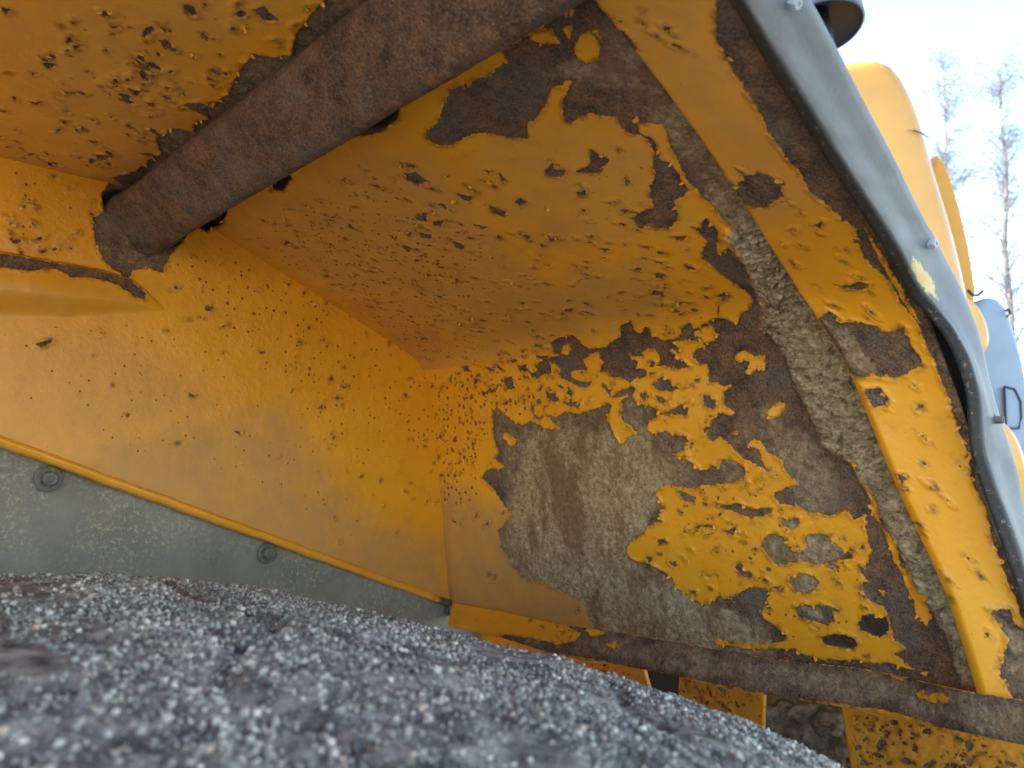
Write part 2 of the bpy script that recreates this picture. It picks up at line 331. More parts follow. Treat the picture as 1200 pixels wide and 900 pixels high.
FRONT_SMALL = [z6(540,360,q) for q in [
 [(600,580),(610,620),(600,645),(690,675),(695,650),(670,600),(640,610)], [(730,670),(800,665),(850,685),(830,705),(760,695)],
 [(760,545),(770,575),(790,600),(780,625),(750,600)], [(485,665),(515,680),(520,750),(545,770),(580,775),(570,800),(530,780),(500,740)],
 [(320,490),(360,485),(390,520),(380,570),(330,570),(310,540)], [(370,320),(430,310),(440,340),(410,360),(370,345)],
 [(45,350),(80,345),(110,360),(90,385),(100,430),(55,425)], [(270,300),(340,340),(330,360),(280,335)], [(195,570),(260,570),(250,600),(205,595)],
 [(150,585),(195,600),(180,635),(155,610)], [(440,470),(490,475),(490,500),(455,490)], [(990,560),(1010,540),(1060,580),(1055,630),(1030,590)],
 [(690,545),(725,550),(730,575),(700,570)], [(270,360),(300,380),(330,430),(310,425),(280,385)], [(210,390),(270,415),(260,435),(225,425)],
 [(140,345),(185,360),(175,375),(145,365)], [(110,500),(145,500),(130,525),(105,535)], [(300,655),(340,670),(320,690)], [(20,735),(50,750),(40,765)],
 [(140,795),(180,800),(165,815)], [(780,60),(815,60),(815,85),(780,80)], [(760,120),(820,130),(810,145),(765,138)], [(1010,150),(1040,155),(1030,180)]]]
FRONT_SMALL += [z6(740,360,q) for q in [
 [(150,550),(190,500),(230,485),(280,520),(300,590),(240,590),(170,570)], [(60,605),(115,605),(95,640),(65,635)], [(170,625),(210,630),(255,670),(230,690),(190,665)],
 [(505,620),(550,620),(555,650),(590,650),(615,685),(570,715),(515,690)], [(445,500),(485,505),(480,530),(450,525)]]]
FRONT_SMALL += [z6(740,510,q) for q in [
 [(330,395),(370,395),(455,445),(450,470),(380,465)], [(490,470),(545,490),(520,500)], [(590,480),(680,490),(740,475),(830,515),(930,515),(985,515),(985,545),(900,575),(800,570),(700,530),(640,515)],
 [(1045,590),(1180,585),(1190,620),(1130,670),(1060,630)], [(470,630),(540,625),(605,645),(590,660),(520,645)], [(650,670),(690,665),(730,645),(750,690),(700,698)],
 [(330,525),(370,540),(370,555),(340,545)], [(160,730),(230,730),(260,755),(200,770)], [(160,825),(215,835),(200,848)], [(825,405),(850,415),(835,425)]]]
FRONT_SMALL += [z6(720,640,q) for q in [
 [(840,140),(890,115),(930,165),(970,200),(965,225),(900,205)], [(380,100),(440,110),(440,145),(410,140)], [(1120,290),(1190,290),(1180,330),(1135,315)], [(230,75),(265,80),(245,118)],
 [(545,315),(580,320),(575,340),(550,335)], [(280,45),(330,55),(320,65)], [(640,205),(670,210),(650,222)]]]
FRONT_SMALL += [z6(900,640,q) for q in [
 [(150,250),(170,205),(240,190),(320,210),(360,260),(340,310),(270,335),(200,310)], [(45,290),(80,280),(115,300),(95,330),(65,315)],
 [(190,440),(240,405),(330,415),(430,415),(510,450),(450,460),(475,530),(420,560),(350,535),(270,515),(215,490)], [(480,155),(505,165),(490,182)], [(680,765),(720,768),(700,775)]]]
FRONT_DARK = [z6(900,640,q) for q in [[(365,640),(440,620),(540,620),(610,650),(635,690),(590,725),(500,710),(400,690)], [(635,540),(660,490),(740,475),(830,495),(860,540),(850,600),(790,640),(700,610),(650,580)]]]
R_WEDGE = [(719,466),(724,459),(740,453),(746,456),(742,462),(730,465)]
R_T5 = [(893,640),(896,630),(900,627),(910,626),(922,633),(922,640),(930,647),(948,643),(944,630),(948,625),(963,625),(973,630),(982,640),(998,648),(1000,653),(990,655),(977,657),(965,662),(937,657),(920,662),(910,660),(900,650)]
ISL = [z6(740,360,q) for q in [[(740,370),(745,320),(800,290),(870,330),(945,340),(940,440),(890,430),(840,475),(785,455),(840,410),(830,380),(790,365),(760,400)], [(945,740),(1000,690),(1045,660),(1085,690),(1055,770),(980,775)], [(700,870),(750,870),(745,900),(710,895)]]]
ISL += [z6(900,360,q) for q in [[(405,645),(440,635),(465,665),(455,715),(420,700)], [(460,760),(490,790),(545,810),(540,890),(515,890),(505,820)]]]
ISL += [z6(900,510,[(590,160),(650,120),(680,190),(720,260),(720,380),(780,470),(795,570),(800,640),(850,690),(920,740),(930,890),(890,890),(860,790),(790,620),(740,560),(720,420),(660,290),(610,210)])]
ISL += [z6(900,640,[(850,-20),(920,0),(930,140),(1030,170),(1050,280),(1150,310),(1120,400),(1160,500),(1110,550),(1040,470),(1030,380),(990,330),(950,200),(900,110)])]
ISL += [z6(740,240,[(970,560),(1080,560),(1080,610),(1000,635),(970,600)]), z6(740,240,[(900,635),(955,640),(950,662),(915,655)])]
ISL += [[(840,749),(860,752),(890,756),(924,753),(924,759),(880,761),(850,756)], [(665,400),(672,398),(677,404),(672,410),(665,408)], z6(500,480,[(335,125),(350,95),(405,140),(380,165)],3.75), z6(500,480,[(265,255),(300,215),(350,255),(320,262)],3.75), z6(500,480,[(330,420),(380,455),(370,480),(345,465)],3.75), z6(900,640,[(795,320),(820,310),(825,350),(805,355)])]
ISL_TOP = [[(620,43),(633,33),(647,32),(657,50),(633,50)], [(673,55),(680,42),(690,35),(705,50),(702,68),(690,73),(678,68)], [(660,33),(673,27),(667,43)]]
SLOPE_SMALL = [z6(640,100,q) for q in [[(210,600),(310,550),(320,450),(350,470),(450,510),(440,540),(410,560),(390,605),(290,615)], [(-10,600),(40,545),(60,590),(140,590),(140,610),(110,640),(0,635)], [(215,750),(280,730),(280,770),(230,775)], [(550,640),(605,680),(560,685)], [(520,880),(570,865),(550,892)], [(490,435),(525,440),(515,460)]]]
SLOPE_SMALL += [z6(740,240,q) for q in [[(280,220),(380,215),(400,240),(320,245)], [(160,490),(190,470),(235,485),(220,515),(170,510)], [(140,590),(240,620),(230,640),(150,625)], [(385,410),(460,440),(440,450),(395,440)], [(610,630),(660,608),(700,640),(650,660)], [(235,425),(270,425),(250,440)], [(230,570),(258,575),(240,585)], [(613,680),(623,680),(625,755),(616,755)], [(255,825),(280,830),(270,840)]]]
SLOPE_SMALL += [z6(400,0,q,3) for q in [[(225,605),(265,605),(305,635),(270,645),(230,630)], [(410,680),(465,690),(450,706),(420,696)], [(520,720),(580,745),(580,760),(540,750)], [(265,745),(300,745),(300,775),(270,770)], [(325,775),(365,770),(350,790),(325,788)], [(275,815),(320,820),(315,838),(280,832)], [(610,710),(630,690),(655,710),(630,725)], [(395,845),(430,860),(435,875),(400,870)], [(465,785),(515,795),(500,805)], [(555,610),(580,630),(570,637)], [(330,710),(380,720),(370,730)], [(530,650),(550,655),(540,665)], [(700,855),(718,858),(705,870)], [(540,820),(570,830),(555,840)], [(170,825),(200,828),(190,838)], [(215,855),(250,870),(240,882),(225,875)], [(225,810),(250,815),(240,830)], [(910,870),(950,870),(930,882)], [(500,595),(530,600),(520,608)], [(975,735),(1005,735),(995,748)]]]
SLOPE_SMALL += [[(415,158),(440,140),(470,124),(466,138),(455,150),(430,158)]]
HOLES = [[(119,228),(137,221),(150,222),(143,249),(140,257),(125,248)], [(227,263),(250,245),(266,246),(260,263),(242,271)], [(315,222),(335,199),(342,207),(332,224)], [(198,290),(208,279),(212,284),(206,289)]]  # rusted-through holes; their inner dark is painted black on shallow dents
HOLE_S = [[(425,155),(445,138),(468,126),(462,138),(450,150)]]
WALL_RUST = [[(132,207),(150,199),(185,215),(200,260),(225,270),(210,285),(194,309),(190,320),(175,314),(156,317),(150,328),(142,322),(123,307),(113,288),(108,268),(109,255),(121,249),(119,228)]]
RIDGE_RUST = [[(-30,296),(0,300),(58,310),(117,319),(150,328),(170,345),(168,352),(155,348),(140,338),(127,332),(103,327),(80,327),(67,320),(63,317),(33,320),(0,317),(-30,315)]]
ROOF_RUST = [[(383,-5),(347,37),(343,62),(320,66),(297,63),(277,87),(270,107),(250,123),(235,117),(213,120),(230,128),(247,137),(230,140),(227,153),(212,150),(200,150),(182,160),(190,180),(176,186),(160,200),(147,202),(133,207),(160,230),(300,150),(450,60),(520,-5)]]
ROOF_SMALL = [z6(0,0,q,3) for q in [[(885,30),(930,20),(985,70),(930,65)], [(560,140),(585,135),(622,165),(620,180),(580,165)], [(250,150),(290,155),(270,172)], [(150,215),(200,225),(170,240)], [(450,300),(510,315),(480,330)], [(340,30),(400,40),(370,52)], [(100,348),(150,358),(130,368)], [(580,295),(610,300),(595,310)], [(740,245),(785,255),(770,266)], [(670,185),(700,195),(685,203)], [(420,320),(460,335),(440,350)], [(0,20),(40,30),(20,50)], [(640,360),(750,355),(740,380),(680,385)], [(330,535),(400,540),(380,555),(350,560)], [(525,225),(550,228),(535,236)], [(738,128),(765,132),(750,140)], [(500,535),(570,540),(550,555)], [(300,490),(350,492),(330,502)], [(275,318),(310,325),(290,333)], [(100,250),(140,258),(115,266)], [(215,318),(245,325),(228,333)], [(570,330),(605,338),(585,348)]]]
LIP_RUST = [[(710,10),(720,30),(733,33),(747,53),(743,63),(730,63),(717,47),(707,30)],
 [(860,224),(866,214),(872,206),(882,203),(904,205),(918,214),(914,222),(920,228),(910,234),(896,244),(880,242),(868,238)],
 [(980,334),(996,332),(1008,328),(1022,331),(1014,338),(1000,338),(988,337)],
 [(958,372),(963,370),(972,364),(980,368),(988,378),(1008,376),(1017,379),(1030,383),(1033,388),(1045,387),(1057,385),(1057,382),(1062,382),(1062,392),(1066,396),(1065,403),(1073,412),(1080,420),(1081,428),(1067,435),(1053,442),(1027,441),(1003,440),(990,440),(970,410)],
 [(1013,456),(1033,456),(1035,463),(1042,467),(1040,477),(1023,477),(1017,468)], [(1077,473),(1083,474),(1082,478),(1072,481)],
 [(1052,557),(1064,557),(1062,562),(1055,565)], [(1053,572),(1063,572),(1062,575)], [(1069,452),(1074,451),(1073,455)],
 [(1158,715),(1183,713),(1187,730),(1215,745),(1230,830),(1190,820),(1183,813),(1170,787),(1176,768),(1182,750),(1170,733)],
 [(955,262),(965,258),(962,266)], [(1000,280),(1008,282),(1002,286)], [(928,268),(934,266),(932,272)]]
LIP_EDGE = [(838,-20),(840,0),(840,43),(860,83),(883,117),(904,158),(936,200),(950,224),(972,240),(990,258),(1004,268),(1006,288),(1018,308),(1046,332),(1056,354),(1068,368),(1080,386),(1088,412),(1100,436),(1112,466),(1120,493),(1133,527),(1140,567),(1157,597),(1160,620),(1165,643),(1180,677),(1190,700),(1200,727),(1260,760),(1300,600),(1180,360),(1000,80),(920,-20)]

# ---- panel builder
PANELS = {}
def surface(name, P, nrm, parent, trace, spec, back=0.005, seed=0):
    """P: (nv,nu,3) points; nrm: unit normal(s) to the visible side; trace: photo boundary -> surface metres."""
    nv, nu = P.shape[:2]
    du = np.linalg.norm(np.diff(P, axis=1), axis=2); dv = np.linalg.norm(np.diff(P, axis=0), axis=2)
    A, B = spec['coords'] if 'coords' in spec else (None, None)
    X = A.ravel().copy(); Y = B.ravel().copy()
    wx = X + 0.0009*fbm(X*300, Y*300, 11+seed, 2); wy = Y + 0.0009*fbm(X*300, Y*300, 31+seed, 2)
    jag = 0.0010*fbm(X*380, Y*380, 51+seed, 3, 0.7) + 0.0006*fbm(X*120, Y*120, 61+seed, 2) + 0.0003
    p = np.full(X.shape, 0.03)
    def cut(poly, mode):
        nonlocal p
        q = trace(poly)
        lo = q.min(0)-0.03; hi = q.max(0)+0.03
        m = (wx > lo[0]) & (wx < hi[0]) & (wy > lo[1]) & (wy < hi[1])
        if not m.any(): return
        d = sdf(wx[m], wy[m], q)
        p[m] = np.minimum(p[m], d) if mode == 'rust' else np.maximum(p[m], -d)
    for q in spec.get('rust', []): cut(q, 'rust')
    for q in spec.get('islands', []): cut(q, 'paint')
    for q in spec.get('small', []): cut(q, 'rust')
    for q, _ in spec.get('holes', []): cut(q, 'rust')
    if 'rim' in spec: p = np.minimum(p, (spec['rim']).ravel())
    # random pits
    for poly, cnt, rlo, rhi, el, ang in spec.get('pits', []):
        q = trace(poly); lo = q.min(0); hi = q.max(0)
        pts = rng.uniform(lo, hi, (cnt*6, 2)); ok = sdf(pts[:, 0], pts[:, 1], q) < 0; pts = pts[ok][:cnt]
        cl_ = vnoise(pts[:, 0]*22, pts[:, 1]*22, 5+seed); pts = pts[cl_ > rng.uniform(-0.9, 0.45, len(pts))]
        for c in pts:
            r = 0.72*rlo*(rhi/rlo)**(rng.random()**3.2); a = ang + rng.normal(0, 0.45); e = el*rng.uniform(0.7, 1.5)
            R = r*e+0.006; m = np.where((np.abs(X-c[0]) < R) & (np.abs(Y-c[1]) < R))[0]
            if not len(m): continue
            dx = X[m]-c[0]; dy = Y[m]-c[1]; ca, sa = math.cos(a), math.sin(a)
            xx = (dx*ca+dy*sa)/e; yy = -dx*sa+dy*ca
            d = np.hypot(xx, yy)-r
            p[m] = np.minimum(p[m], d)
    p = p + jag*np.clip(1.2-np.abs(p)/0.02, 0.2, 1)
    def soft(polys, w):
        v = np.zeros(X.shape)
        for q, a in polys:
            q = trace(q); v = np.maximum(v, a*sstep(w, -w, sdf(X, Y, q) + 0.5*w*fbm(X*70, Y*70, 71+seed, 3)))
        return v
    mud = soft(spec.get('mud', []), 0.012); thick = soft(spec.get('thick', []), 0.007)
    grime_shading = soft(spec.get('grime_shading', []), 0.03); dark = soft(spec.get('darks', []), 0.0025); speck = soft(spec.get('specks', []), 0.03)+spec.get('speck', 0)  # dirt film, with shade and glare painted into some of its patches
    hole = soft(spec.get('holes', []), 0.002)
    # relief
    pm = sstep(-0.0003, 0.0005, p)
    lift = sstep(0.006, 0.0006, p)*pm*np.clip(fbm(X*90, Y*90, 81+seed, 2)*1.6+0.25, 0, 1)
    h = 0.0009*pm + 0.0011*lift*spec.get('lift', 1) + (1-pm)*0.0010*fbm(X*230, Y*230, 91+seed, 4, 0.6) + 0.0007*fbm(X*12, Y*12, 95, 2)
    rid = 1-np.abs(fbm(X*85+fbm(X*30, Y*30, 7)*1.0, Y*150, 101+seed, 4, 0.6))*2.2
    h = h + thick*(0.0045 + 0.0065*np.clip(rid, -0.4, 1) + 0.003*fbm(X*400, Y*400, 111, 3))
    h = h - hole*0.0033 + spec.get('hfun', lambda X, Y: 0)(X, Y)
    V = P.reshape(-1, 3) + (nrm.reshape(-1, 3) if nrm.ndim > 1 else nrm[None, :])*h[:, None]
    F = gridf(nv, nu)
    # thickness: rim ring and back sheet
    Nb = nrm.reshape(-1, 3) if nrm.ndim > 1 else np.repeat(nrm[None, :], len(V), 0)
    ring = np.concatenate([np.arange(nu), (np.arange(1, nv))*nu+nu-1, (nv-1)*nu+np.arange(nu-2, -1, -1), np.arange(nv-2, 0, -1)*nu])
    k = len(V); Vb = P.reshape(-1, 3)[ring]-Nb[ring]*back
    r = len(ring); i = np.arange(r); j = (i+1) % r
    side = np.stack([ring[j], ring[i], k+i, k+j], 1)
    st = max(1, min(nv, nu)//12)
    bi = np.unique(np.append(np.arange(0, nv, st), nv-1)); bj = np.unique(np.append(np.arange(0, nu, st), nu-1))
    ids = (bi[:, None]*nu+bj[None, :]).ravel()
    Vc = P.reshape(-1, 3)[ids]-Nb[ids]*(back+0.0002); k2 = k+r
    bf = gridf(len(bi), len(bj))[:, ::-1]+k2
    allV = np.concatenate([V, Vb, Vc]); allF = np.concatenate([F, side, bf])
    def ext(a, c): return np.concatenate([a, a[ring], np.full(len(Vc), c)])
    attrs = {'paint': ext(p, 0.02), 'mud': ext(np.maximum(mud, thick*1.5), 0), 'grime_shading': ext(grime_shading, 0), 'dark': ext(np.maximum(dark, hole), 0), 'speck': ext(speck, 0)}
    ob = mesh_obj(name, allV, allF, M_F, parent, True, attrs)
    if spec.get('flakes'): flakes(ob, P, Nb.reshape(nv, nu, 3), p.reshape(nv, nu), A, B, spec['flakes'])
    return ob
def flakes(parent, P, Nn, p, A, B, count):
    """thin curled chips of paint still hanging on along the broken edges"""
    nv, nu = p.shape
    gv, gu = np.gradient(p)
    pu = np.gradient(P, axis=1); pv = np.gradient(P, axis=0)
    cand = np.argwhere((p > 0.0001) & (p < 0.0007)); cand = cand[(cand[:, 0] > 2) & (cand[:, 0] < nv-3) & (cand[:, 1] > 2) & (cand[:, 1] < nu-3)]
    cand = cand[rng.permutation(len(cand))[:count]]
    V = []; F = []
    for i, j in cand:
        lu = np.linalg.norm(pu[i, j]); lv_ = np.linalg.norm(pv[i, j])
        g = pu[i, j]/lu*gu[i, j]/lu + pv[i, j]/lv_*gv[i, j]/lv_; m = np.linalg.norm(g)
        if m < 0.2: continue
        d = -g/m; n = Nn[i, j]; t = np.cross(n, d)
        L_ = rng.uniform(0.0016, 0.0042); W_ = rng.uniform(0.0018, 0.0048); up = rng.uniform(0.15, 0.9)*L_; sk = rng.uniform(-.5, .5)
        c = P[i, j]+n*0.0010-d*L_*0.45; k = len(V)
        for lay in (0, -0.00030):
            for a, (f, w) in enumerate(((0, 1.0), (0.5, rng.uniform(.75, 1.05)), (1.0, rng.uniform(.25, .7)))):
                for sd_ in (-1, 1): V.append(c+d*L_*f*rng.uniform(.9, 1.1)+t*(sd_*W_*w*0.5+sk*L_*f)+n*(up*f*f+lay))
        F += [(k, k+1, k+3, k+2), (k+2, k+3, k+5, k+4), (k+6, k+8, k+9, k+7), (k+8, k+10, k+11, k+9), (k, k+2, k+8, k+6), (k+2, k+4, k+10, k+8), (k+1, k+7, k+9, k+3), (k+3, k+9, k+11, k+5), (k+4, k+5, k+11, k+10), (k, k+6, k+7, k+1)]
    n = len(V); o = mesh_obj('paint_flakes', V, F, M_F, parent, False, {'paint': np.full(n, 0.02), 'mud': np.zeros(n), 'grime_shading': np.full(n, 0.1), 'dark': np.zeros(n), 'speck': np.zeros(n)})
    o['kind'] = 'stuff'
def plane_panel(name, a, b, c, d, nrm, spec, step=0.00115, **kw):
    """a-b bottom edge, d-c top edge (world points on one plane)"""
    w = max(np.linalg.norm(b-a), np.linalg.norm(c-d)); hgt = max(np.linalg.norm(d-a), np.linalg.norm(c-b))
    nu = int(w/step)+2; nv = int(hgt/step)+2
    s = np.linspace(0, 1, nu)[None, :, None]; t = np.linspace(0, 1, nv)[:, None, None]
    P = (a*(1-s)+b*s)*(1-t) + (d*(1-s)+c*s)*t
    e1 = (b-a)/np.linalg.norm(b-a); e2 = np.cross(nrm, e1)
    P0 = P
    if 'bend' in spec: P = P + spec['bend'](P)
    spec['coords'] = ((P0-a)@e1, (P0-a)@e2)
    def trace(poly):
        q = np.array([on(x, y, a, nrm) for x, y in poly]); return np.stack([(q-a)@e1, (q-a)@e2], 1)
    return surface(name, P, nrm, fender, trace, spec, **kw)

# front panel
lo_f = on(1185, 826, C3, n_front); hi_f = C2 - Lv*(LI-0.20)
MUDBAND = [(690,20),(745,100),(800,190),(850,265),(880,300),(905,345),(905,380),(925,420),(945,470),(965,520),(1000,560),(1020,600),(1050,650),(1075,700),(1100,740),(1120,790),(1250,820),(1130,500),(1050,330),(950,180),(850,20),(760,-40),(700,-40)]
vd = (C3-C2)/np.linalg.norm(C3-C2); sdn = (C2-C1)/np.linalg.norm(C2-C1)
bis = vd-sdn; bis /= np.linalg.norm(bis); BD = 0.055; G0 = 0.5*BD*float(np.dot(vd, bis))
def bend_along(dirv):
    def f(P):
        x = np.clip((P-C2)@dirv, 0, BD); return bis*(G0*(1-x/BD)**2)[..., None]
    return f
front = plane_panel('front_panel', C3+Lv*0.006+vd*0.02, lo_f+vd*0.02, hi_f-vd*0.001, C2+Lv*0.006-vd*0.001, n_front, dict(
    rust=[R_TAN, R_UP, R_RIGHT, R_WEDGE, R_T5, R_BOT] , islands=ISL, small=FRONT_SMALL+FRONT_DARK,
    mud=[([(620,500),(760,500),(800,560),(770,600),(740,650),(910,740),(910,770),(700,770),(560,700),(590,600)],1.0), ([(570,470),(760,455),(840,500),(905,560),(800,600),(600,620)],0.62), ([(890,580),(1005,640),(960,700),(980,740),(900,700)],0.8), ([(840,500),(900,470),(950,500),(1000,590),(950,605),(880,540)],0.66)],
    thick=[([(905,345),(905,380),(925,420),(945,470),(965,520),(1000,545),(1035,600),(1060,650),(1075,690),(1110,740),(1130,800),(1250,820),(1120,500),(1040,330),(960,250)],1.0)],
    grime_shading=[([(505,560),(600,600),(720,720),(700,760),(505,720)],0.75)], darks=[(q, 0.75) for q in FRONT_DARK],
    specks=[([(505,430),(640,420),(660,470),(580,500),(560,600),(510,600)],0.8), ([(640,400),(1050,600),(1050,780),(900,760),(760,640),(840,500)],0.38)],
    pits=[([(508,435),(640,415),(650,470),(575,480),(560,560),(515,560)],90,0.0010,0.0032,1.5,0.5), ([(560,430),(760,425),(830,450),(760,480),(640,490),(580,475)],110,0.0009,0.0042,1.7,0.3), ([(690,455),(840,470),(940,580),(1010,620),(1030,740),(900,740),(800,640)],70,0.0008,0.0034,1.9,0.2), ([(690,450),(840,470),(1010,620),(1040,760),(900,740),(760,640),(800,580)],60,0.0007,0.002,1.8,0.1), ([(520,570),(600,600),(700,720),(540,690)],14,0.0015,0.004,2.2,0.6)],
    lift=1.3, flakes=420, bend=bend_along(vd)), seed=1)
# slope panel
slope = plane_panel('slope_panel', C2+Lv*0.006+sdn*0.001, hi_f+sdn*0.001, C1-Lv*(LI-0.20)-sdn*0.004, C1+Lv*0.006-sdn*0.004, n_slope, dict(
    rust=[R_UP, R_RIGHT, R_GREY, R_TOP], islands=ISL[-8:]+ISL_TOP, small=SLOPE_SMALL,
    mud=[([(640,90),(740,110),(800,200),(850,290),(900,350),(1000,360),(900,100),(760,-20),(690,20)],0.8)],
    thick=[([(845,270),(870,300),(890,345),(905,390),(960,400),(1060,380),(960,200)],0.9)],
    grime_shading=[([(240,260),(420,170),(500,180),(640,330),(760,300),(800,360),(700,385),(510,440),(400,350)],0.52), ([(560,130),(780,150),(800,260),(640,300),(560,240)],0.4), ([(455,305),(540,330),(530,370),(440,330)],0.6)],  # dirt and stain film, also painting the slope's brown shading and reflection
    holes=[(q, 1) for q in HOLE_S+HOLES[1:3]], specks=[([(270,270),(420,180),(600,300),(560,420),(500,425)],0.55), ([(560,120),(780,150),(830,300),(850,380),(600,400),(500,250)],0.22)],
    pits=[([(300,250),(470,180),(640,330),(640,410),(510,425),(400,350)],300,0.0009,0.0030,1.7,-0.55), ([(480,190),(740,180),(810,300),(820,365),(650,380),(520,260)],120,0.0010,0.0036,1.7,-0.5), ([(540,370),(840,330),(840,385),(560,425)],110,0.0009,0.0040,1.8,-0.3)],
    lift=1.1, flakes=260, bend=bend_along(-sdn)), seed=2)
# roof panel
roof_w = w1
rn = np.array([0, 0, -1.0])
roof = plane_panel('roof_panel', site(LI+0.006, u1+0.008, w1), site(0.2, u1+0.008, w1), site(0.2, 0.03, w1), site(LI+0.006, 0.03, w1), rn, dict(
    rust=ROOF_RUST, small=ROOF_SMALL, mud=[([(200,100),(400,-20),(500,-20),(150,240)],0.6)], holes=[],
    grime_shading=[([(-20,-20),(400,-20),(250,60),(200,200),(130,220),(-20,200)],0.45)], specks=[([(0,0),(380,0),(200,160),(130,200),(0,190)],0.25)],
    pits=[([(0,0),(370,0),(330,50),(200,140),(130,200),(0,185)],170,0.0011,0.0045,2.0,0.45)], lift=1.6, flakes=90), step=0.00125, seed=3)
site_roof_out = site(0.2, -0.3, w1)
# unseen rest of the roof and inner wall, drawn long to keep the sun out
def slab(name, pts, nrm, t, parent, mat=M_F):
    pts = [np.asarray(q) for q in pts]; n = len(pts); V = pts+[q-nrm*t for q in pts]
    F = [tuple(range(n)), tuple(range(2*n-1, n-1, -1))]+[(i, i+n, (i+1) % n+n, (i+1) % n) for i in range(n)]
    return mesh_obj(name, V, F, mat, parent, False, {'paint': np.full(2*n, 0.02), 'mud': np.zeros(2*n), 'grime_shading': np.full(2*n, 0.3), 'dark': np.zeros(2*n), 'speck': np.full(2*n, 0.2)})
slab('roof_panel', [site(LI+0.004, 0.029, w1), site(0.09, 0.029, w1), site(0.09, -0.86, w1-0.03), site(LI+0.004, -0.86, w1-0.03)], rn, 0.005, fender)
slab('inner_wall', [site(LI, 0.069, w1), site(LI, -0.86, w1-0.03), site(LI, -0.86, wa+(-0.86-ua)*(w3-wa)/(u3-ua)), site(LI, 0.069, wa+(0.069-ua)*(w3-wa)/(u3-ua))], -Lv, 0.005, fender)
# inner wall
us = np.linspace(0.07, 0.735, 570)
wb = wa + (us-ua)*(w3-wa)/(u3-ua); wt = np.where(us < u1, w1+0.004, w1+0.004+(np.minimum(us, u2)-u1)*(w2-w1)/(u2-u1))
wt = np.where(us > u2, w2+(us-u2)*(w2-w1)/(u2-u1)*0.3, wt)
tt = np.linspace(0, 1, 340)[:, None]
Wg = wb[None, :]*(1-tt)+wt[None, :]*tt; Ug = np.repeat(us[None, :], 340, 0)
P = CAM + LI*Lv + Ug[..., None]*Uv + Wg[..., None]*Zv
def tr_wall(poly):
    return np.array([lw(on(x, y, pw, Lv))[1:] for x, y in poly])
rT = tr_wall([(-200,262),(0,298),(58,308),(117,318),(150,327),(172,343),(192,362)]); rB = tr_wall([(-200,392),(0,371),(80,374),(150,369),(192,364)])
def ridge(X, Y):
    top = np.interp(X, rT[:, 0], rT[:, 1]); bot = np.interp(X, rB[:, 0], rB[:, 1])
    t = (top-Y)/np.maximum(top-bot, 1e-4); amp = np.clip((rT[-1, 0]-X)/0.13, 0, 1)
    prof = np.where((t > -0.06) & (t < 1), sstep(-0.06, 0.03, t)*(0.72+0.28*sstep(0.0, 0.55, t))*(1-sstep(0.58, 1.0, t)), 0)
    return 0.017*amp**0.7*prof*(X < rT[-1, 0])
wall = surface('inner_wall', P, -Lv, fender, tr_wall, dict(coords=(Ug, Wg),
    rust=WALL_RUST+RIDGE_RUST, small=[z6(0,300,q,3) for q in [[(720,175),(750,175),(745,192),(725,190)], [(125,310),(185,290),(180,305),(140,320)], [(650,480),(690,490),(680,500)], [(825,615),(855,620),(840,628)], [(910,335),(935,340),(920,348)], [(435,550),(455,560),(445,568)], [(1000,95),(1025,98),(1012,105)]]],
    mud=[([(100,200),(200,200),(230,290),(190,330),(110,310)],0.55)], holes=[(q, 1) for q in HOLES],
    grime_shading=[([(0,380),(150,380),(260,480),(120,520),(0,520)],0.35), ([(0,560),(150,510),(330,480),(420,600),(520,640),(520,720),(0,640)],0.62), ([(0,345),(150,360),(0,372)],0.5)],  # dirt film; the last patch paints the ridge's shaded underside
    specks=[([(190,280),(260,270),(500,420),(520,520),(420,560),(250,380)],0.52), ([(0,180),(130,215),(110,300),(0,300)],0.4), ([(0,380),(200,360),(400,500),(520,680),(300,580),(0,500)],0.33)],
    pits=[([(190,285),(265,275),(500,425),(518,600),(420,560),(200,370)],80,0.0007,0.0024,1.5,0.2), ([(0,190),(130,215),(115,300),(0,300)],40,0.0008,0.0032,1.5,0.2), ([(0,380),(200,370),(400,520),(520,680),(300,600),(0,500)],18,0.0007,0.0020,1.4,0.2)],
    hfun=ridge, lift=0.9, flakes=40), seed=4)
# folded bright lip along the lower edge of the inner wall
a0 = np.array([us[0], wb[0]]); a1 = np.array([u3-0.004, w3+0.0])
V = []; F = []
prof = [(0.0, 0.0045), (-0.0075, 0.0030), (-0.0100, -0.0005), (-0.0085, -0.0042), (0.0, -0.0062), (0.012, -0.0062), (0.012, 0.003)]
N = 60
for i in range(N+1):
    q = a0+(a1-a0)*i/N; wob = 0.0006*math.sin(i*1.7)+0.0004*math.sin(i*0.6)
    for dl, dw in prof: V.append(site(LI+dl, q[0], q[1]+dw+wob*0.6))
m = len(prof)
for i in range(N):
    for k in range(m): F.append((i*m+k, i*m+(k+1) % m, (i+1)*m+(k+1) % m, (i+1)*m+k))
F += [tuple(range(m-1, -1, -1)), tuple(N*m+k for k in range(m))]
pa = np.full(len(V), 0.02); pa[-4*m:] = np.linspace(0.002, -0.003, 4*m)
mesh_obj('bottom_lip', V, F, M_F, wall, True, {'paint': pa, 'mud': np.zeros(len(V)), 'grime_shading': np.full(len(V), 0.05), 'dark': np.zeros(len(V)), 'speck': np.zeros(len(V))})

